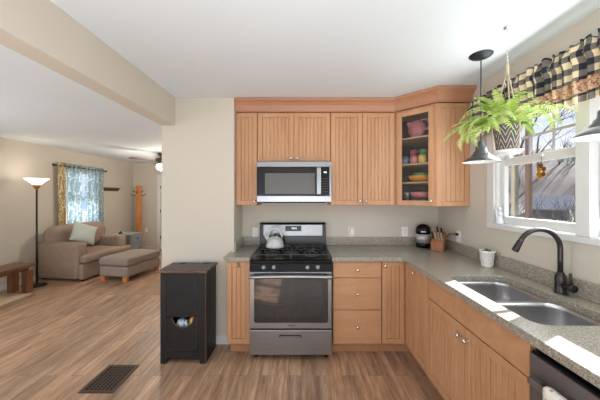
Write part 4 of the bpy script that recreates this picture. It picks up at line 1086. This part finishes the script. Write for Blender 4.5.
# curtains
t = thing('curtain_rod', 'dark curtain rod above the living-room window', 'curtain rod', (XL + .058, 5.9, 2.135)); m = W(t)
G().cyl((XL + .058, 5.24, 2.135), (XL + .058, 6.60, 2.135), .010, n=10).build('rod', M_LAMPPOLE, t, M=m)
for y_ in (5.22, 6.62): G().ball((XL + .058, y_, 2.135), .024, 10).build('finial', M_LAMPPOLE, t, M=m)
for y_ in (5.27, 6.57): G().box(XL + .0005, XL + .0475, y_ - .008, y_ + .008, 2.12, 2.15).build('bracket', M_LAMPPOLE, t, M=m)
def curtain(y0, y1, mat, label, ph):
    t = thing('curtain', label, 'curtain', (XL + .058, (y0 + y1) / 2, .62), 0, 'curtain panels at the living-room window'); m = W(t)
    n = max(2, round((y1 - y0) / .105))
    def fn(u, v):
        y = y0 + (y1 - y0) * u; z = .62 + 1.575 * v
        return (XL + .058 + (.022 + .008 * (1 - v)) * math.sin(2 * math.pi * n * u + ph) + .004 * math.sin(v * 7 + u * 11), y + .006 * math.sin(v * 5 + u * 9), z)
    G().sheet(fn, 18 * n, 20, lambda u, v: (u * (y1 - y0) * 1.5, v * 1.575)).build('panel', mat, t, solid=.0012, M=m)
    for k in range(n):
        yy = y0 + (y1 - y0) * (k + .5) / n
        G().tube([(XL + .058, yy + .021 * math.cos(R(a_)), 2.135 + .021 * math.sin(R(a_))) for a_ in range(0, 360, 30)], .004, 6, closed=True).build('grommet', M_LAMPPOLE, t, M=m)
curtain(5.30, 5.485, M_CURTG, 'narrow gold vine-print curtain panel nearest the floor lamp', .5)
curtain(5.495, 5.86, M_CURTB, 'blue-grey vine-print curtain panel beside the gold one', 1.2)
curtain(5.985, 6.54, M_CURTB, 'blue-grey vine-print curtain panel beside the wall hook rail', .2)

t = thing('hook_rail', 'dark wooden hook rail on the wall right of the curtains', 'hook rail', (XL + .001, 6.88, 1.70)); m = W(t)
G().box(XL + .001, XL + .021, 6.62, 7.13, 1.655, 1.745).build('rail', M_DKWOOD, t, .003, 1, M=m)
for k in range(5):
    yy = 6.67 + k * .1025
    G().tube([(XL + .0215, yy, 1.715), (XL + .05, yy, 1.70), (XL + .075, yy, 1.705), (XL + .085, yy, 1.735)], .010, 8).build('hook', plain('walnut_hook', srgb(120, 84, 62), .5), t, M=m)

t = thing('coat_rack', 'golden wooden post coat rack standing in the far corner', 'coat rack', (-4.515, 7.50, 0))
for a_ in (0, 90): G().box(-.24, .24, -.035, .035, 0, .05 if a_ == 0 else .0495).build('foot', M_RACK, t, .004, 1, M=RZ(a_)) if a_ == 0 else G().box(-.035, .035, .036, .22, 0, .05).build('foot', M_RACK, t, .004, 1)
G().box(-.035, .035, -.24, -.036, 0, .05).build('foot', M_RACK, t, .004, 1)
G().prism(rrect(-.066, .066, -.05, .05, .02), .051, 1.74).build('post', M_RACK, t, .004, 2)
G().prism([(-.066, 1.741), (.066, 1.741), (.058, 1.79), (.04, 1.82), (-.04, 1.82), (-.058, 1.79)], -.05, .05, 'y').build('cap', M_RACK, t, .004, 2)
for z_, s_, r_ in ((1.56, -1, .13), (1.56, 1, .14), (1.67, -1, .09), (1.66, 1, .06)):
    G().tube([(s_ * .067, 0, z_ - .02), (s_ * (.067 + r_ * .5), -.03, z_ - .025), (s_ * (.067 + r_), -.04, z_ + .025)], .009, 8).build('hook', M_BLKM, t)
for z_ in (1.62,): G().tube([(0, -.051, z_), (0, -.09, z_ - .01), (0, -.12, z_ + .03)], .009, 8).build('hook', M_BLKM, t)

t = thing('ceiling_fan', 'dark ceiling fan with a lit globe in the living room', 'ceiling fan', (-3.12, 6.0, ZL - .001))
G().lathe([(.065, 0), (.065, -.02), (.045, -.05), (.02, -.058)], n=24).build('canopy', M_FAN, t)
G().cyl((0, 0, -.05), (0, 0, -.11), .014, n=12).build('downrod', M_FAN, t)
G().lathe([(.03, -.105), (.09, -.115), (.105, -.14), (.105, -.175), (.07, -.20), (.05, -.215)], n=28).build('motor', M_FAN, t)
for az in (238, 358, 118):
    bl = G().prism([(.16, -.055), (.40, -.068), (.655, -.066), (.67, -.05), (.67, .05), (.655, .066), (.40, .068), (.16, .055)], -.006, 0).build('blade', M_BLADE, t, .002, 1, M=RZ(az) @ T((0, 0, -.172)) @ RX(12))
    G().box(.09, .22, -.018, .018, -.006, .0).build('blade_arm', M_FAN, bl, M=RZ(az) @ T((0, 0, -.180)))
G().lathe([(.055, -.216), (.06, -.225), (.04, -.235)], n=24).build('light_fitting', M_GOLD, t)
G().lathe([(.045, -.236), (.085, -.260), (.100, -.300), (.088, -.345), (.05, -.375), (.004, -.385)], n=28).build('globe', M_FANGL, t)
light('fan_bulb', 'POINT', (0, 0, -.43), 48, (1.0, .9, .76), .08, parent=t)

# ================================================================== OUTSIDE
def hz(x_, y_):
    r_ = math.hypot(x_ - 1.6, y_ - 1.6)
    k = max(0, min(1, (r_ - 18.5) / 17)); k = k * k * (3 - 2 * k)
    return -.35 + .02 * r_ + 6.0 * k + .25 * math.sin(x_ * .6) * math.sin(y_ * .5) * min(1, r_ / 10)
g = G()
g.sheet(lambda u, v: (lambda X_, Y_: (X_, Y_, hz(X_, Y_)))(1.9 + 60 * u, -25 + 85 * v), 70, 90)
o = g.build('ground_outside', M_HILL); o['kind'] = 'structure'
g = G(); g.box(-60, XL - .3, -20, 40, -.5, -.4); o = g.build('ground_outside_west', M_HILL); o['kind'] = 'structure'
g = G(); g.box(-20, 20, -40, YR - .3, -.5, -.4); o = g.build('ground_outside_south', M_HILL); o['kind'] = 'structure'

t = thing('shed', 'small grey shed with a pale roof outside the window', 'shed', (15.2, 16.6, hz(15.2, 16.6)), -48)
zb = -hz(15.2, 16.6)
G().box(-.95, .95, -.8, .8, -.25, zb + .80).build('wall', M_SHEDW, t)
for s_ in (-1, 1):
    G().prism([(-.8, zb + .801), (.8, zb + .801), (0, zb + 1.44)], s_ * .90 - .04, s_ * .90 + .04, 'x').build('gable', M_SHEDW, t)
    G().prism([(0, zb + 1.58), (0, zb + 1.50), (s_ * 1.0, zb + .70), (s_ * 1.0, zb + .78)], -1.08, 1.08, 'x').build('roof', M_SHEDR, t)
t = thing('porch_post', 'brown wooden post outside the window', 'post', (4.25, 5.05, hz(4.25, 5.05)))
G().box(-.04, .04, -.04, .04, -.1, 4.0).build('post_shaft', M_POST, t, .005, 1)
t = thing('downspout', 'pale downspout outside at the window edge', 'downspout', (1.865, 2.36, -.3))
G().prism(rrect(-.018, .018, -.022, .022, .006), 0, 3.0).build('pipe', plain('pale_gutter', srgb(92, 92, 84), .5), t)

def tree(x_, y_, h_, sd, label):
    t = thing('bare_tree', label, 'tree', (x_, y_, hz(x_, y_) - .1), 0, 'bare winter trees outside'); rn = random.Random(sd); g = G(); cnt = [0]
    def br(p, d, ln, r_, lv):
        n = 4; pts = [p]; q = p.copy(); dd = d.copy()
        for k in range(n):
            dd = (dd + Vector((rn.uniform(-.2, .2), rn.uniform(-.2, .2), rn.uniform(-.06, .12)))).normalized(); q = q + dd * ln / n; pts.append(q.copy())
        g.tube(pts, [r_ * (1 - .45 * k / n) for k in range(n + 1)], 6 if lv < 2 else 4, caps=False)
        if lv >= 4: return
        for k in range(3 if lv < 3 else 2):
            a_ = rn.uniform(0, 6.28); sp_ = rn.uniform(.45, .95)
            u = dd.cross(Vector((math.cos(a_), math.sin(a_), .3))).normalized()
            at = pts[rn.choice((2, 3, 4))]
            br(at, (dd + u * sp_).normalized(), ln * rn.uniform(.55, .8), r_ * .5, lv + 1)
    br(Vector((0, 0, 0)), Vector((0, 0, 1)), h_ * .38, h_ * .011, 0)
    g.build('branches', M_BARK, t); return t
for k, (x_, y_, h_, lab) in enumerate(((13.6, 17.5, 6.5, 'bare tree left of the shed'), (19, 21.5, 8.5, 'bare tree just behind the shed'),
        (23.5, 29, 11, 'tall bare tree up the brushy slope'), (37, 29, 11, 'tall bare tree on the slope toward the second window'), (18, 31, 10, 'bare tree at the far edge of the slope'))):
    tree(x_, y_, h_, 20 + k, lab)
rn = random.Random(5); g = G()
for k in range(620):
    r_ = rn.uniform(13, 36); a_ = R(rn.uniform(36, 62)); x_ = r_ * math.sin(a_); y_ = r_ * math.cos(a_)
    if abs(x_ - 15) < 3.2 and abs(y_ - 16.2) < 3.2: continue
    if min(math.hypot(x_ - p_, y_ - q_) for p_, q_ in ((13.6, 17.5), (19, 21.5), (23.5, 29), (37, 29), (18, 31))) < 2.6: continue
    p = Vector((x_, y_, hz(x_, y_) - .05)); l_ = rn.uniform(.5, 1.7)
    for j in range(4):
        d = Vector((rn.uniform(-.6, .6), rn.uniform(-.6, .6), 1)).normalized(); e = p + d * l_ * .5; f_ = e + (d + Vector((rn.uniform(-.5, .5), rn.uniform(-.5, .5), .1))).normalized() * l_ * .5
        g.tube([p, e, f_], [.022, .014, .006], 3, caps=False)
o = g.build('brush', M_BARK); tag(o, 'tangled leafless brush covering the slope outside', 'brush'); o['kind'] = 'stuff'
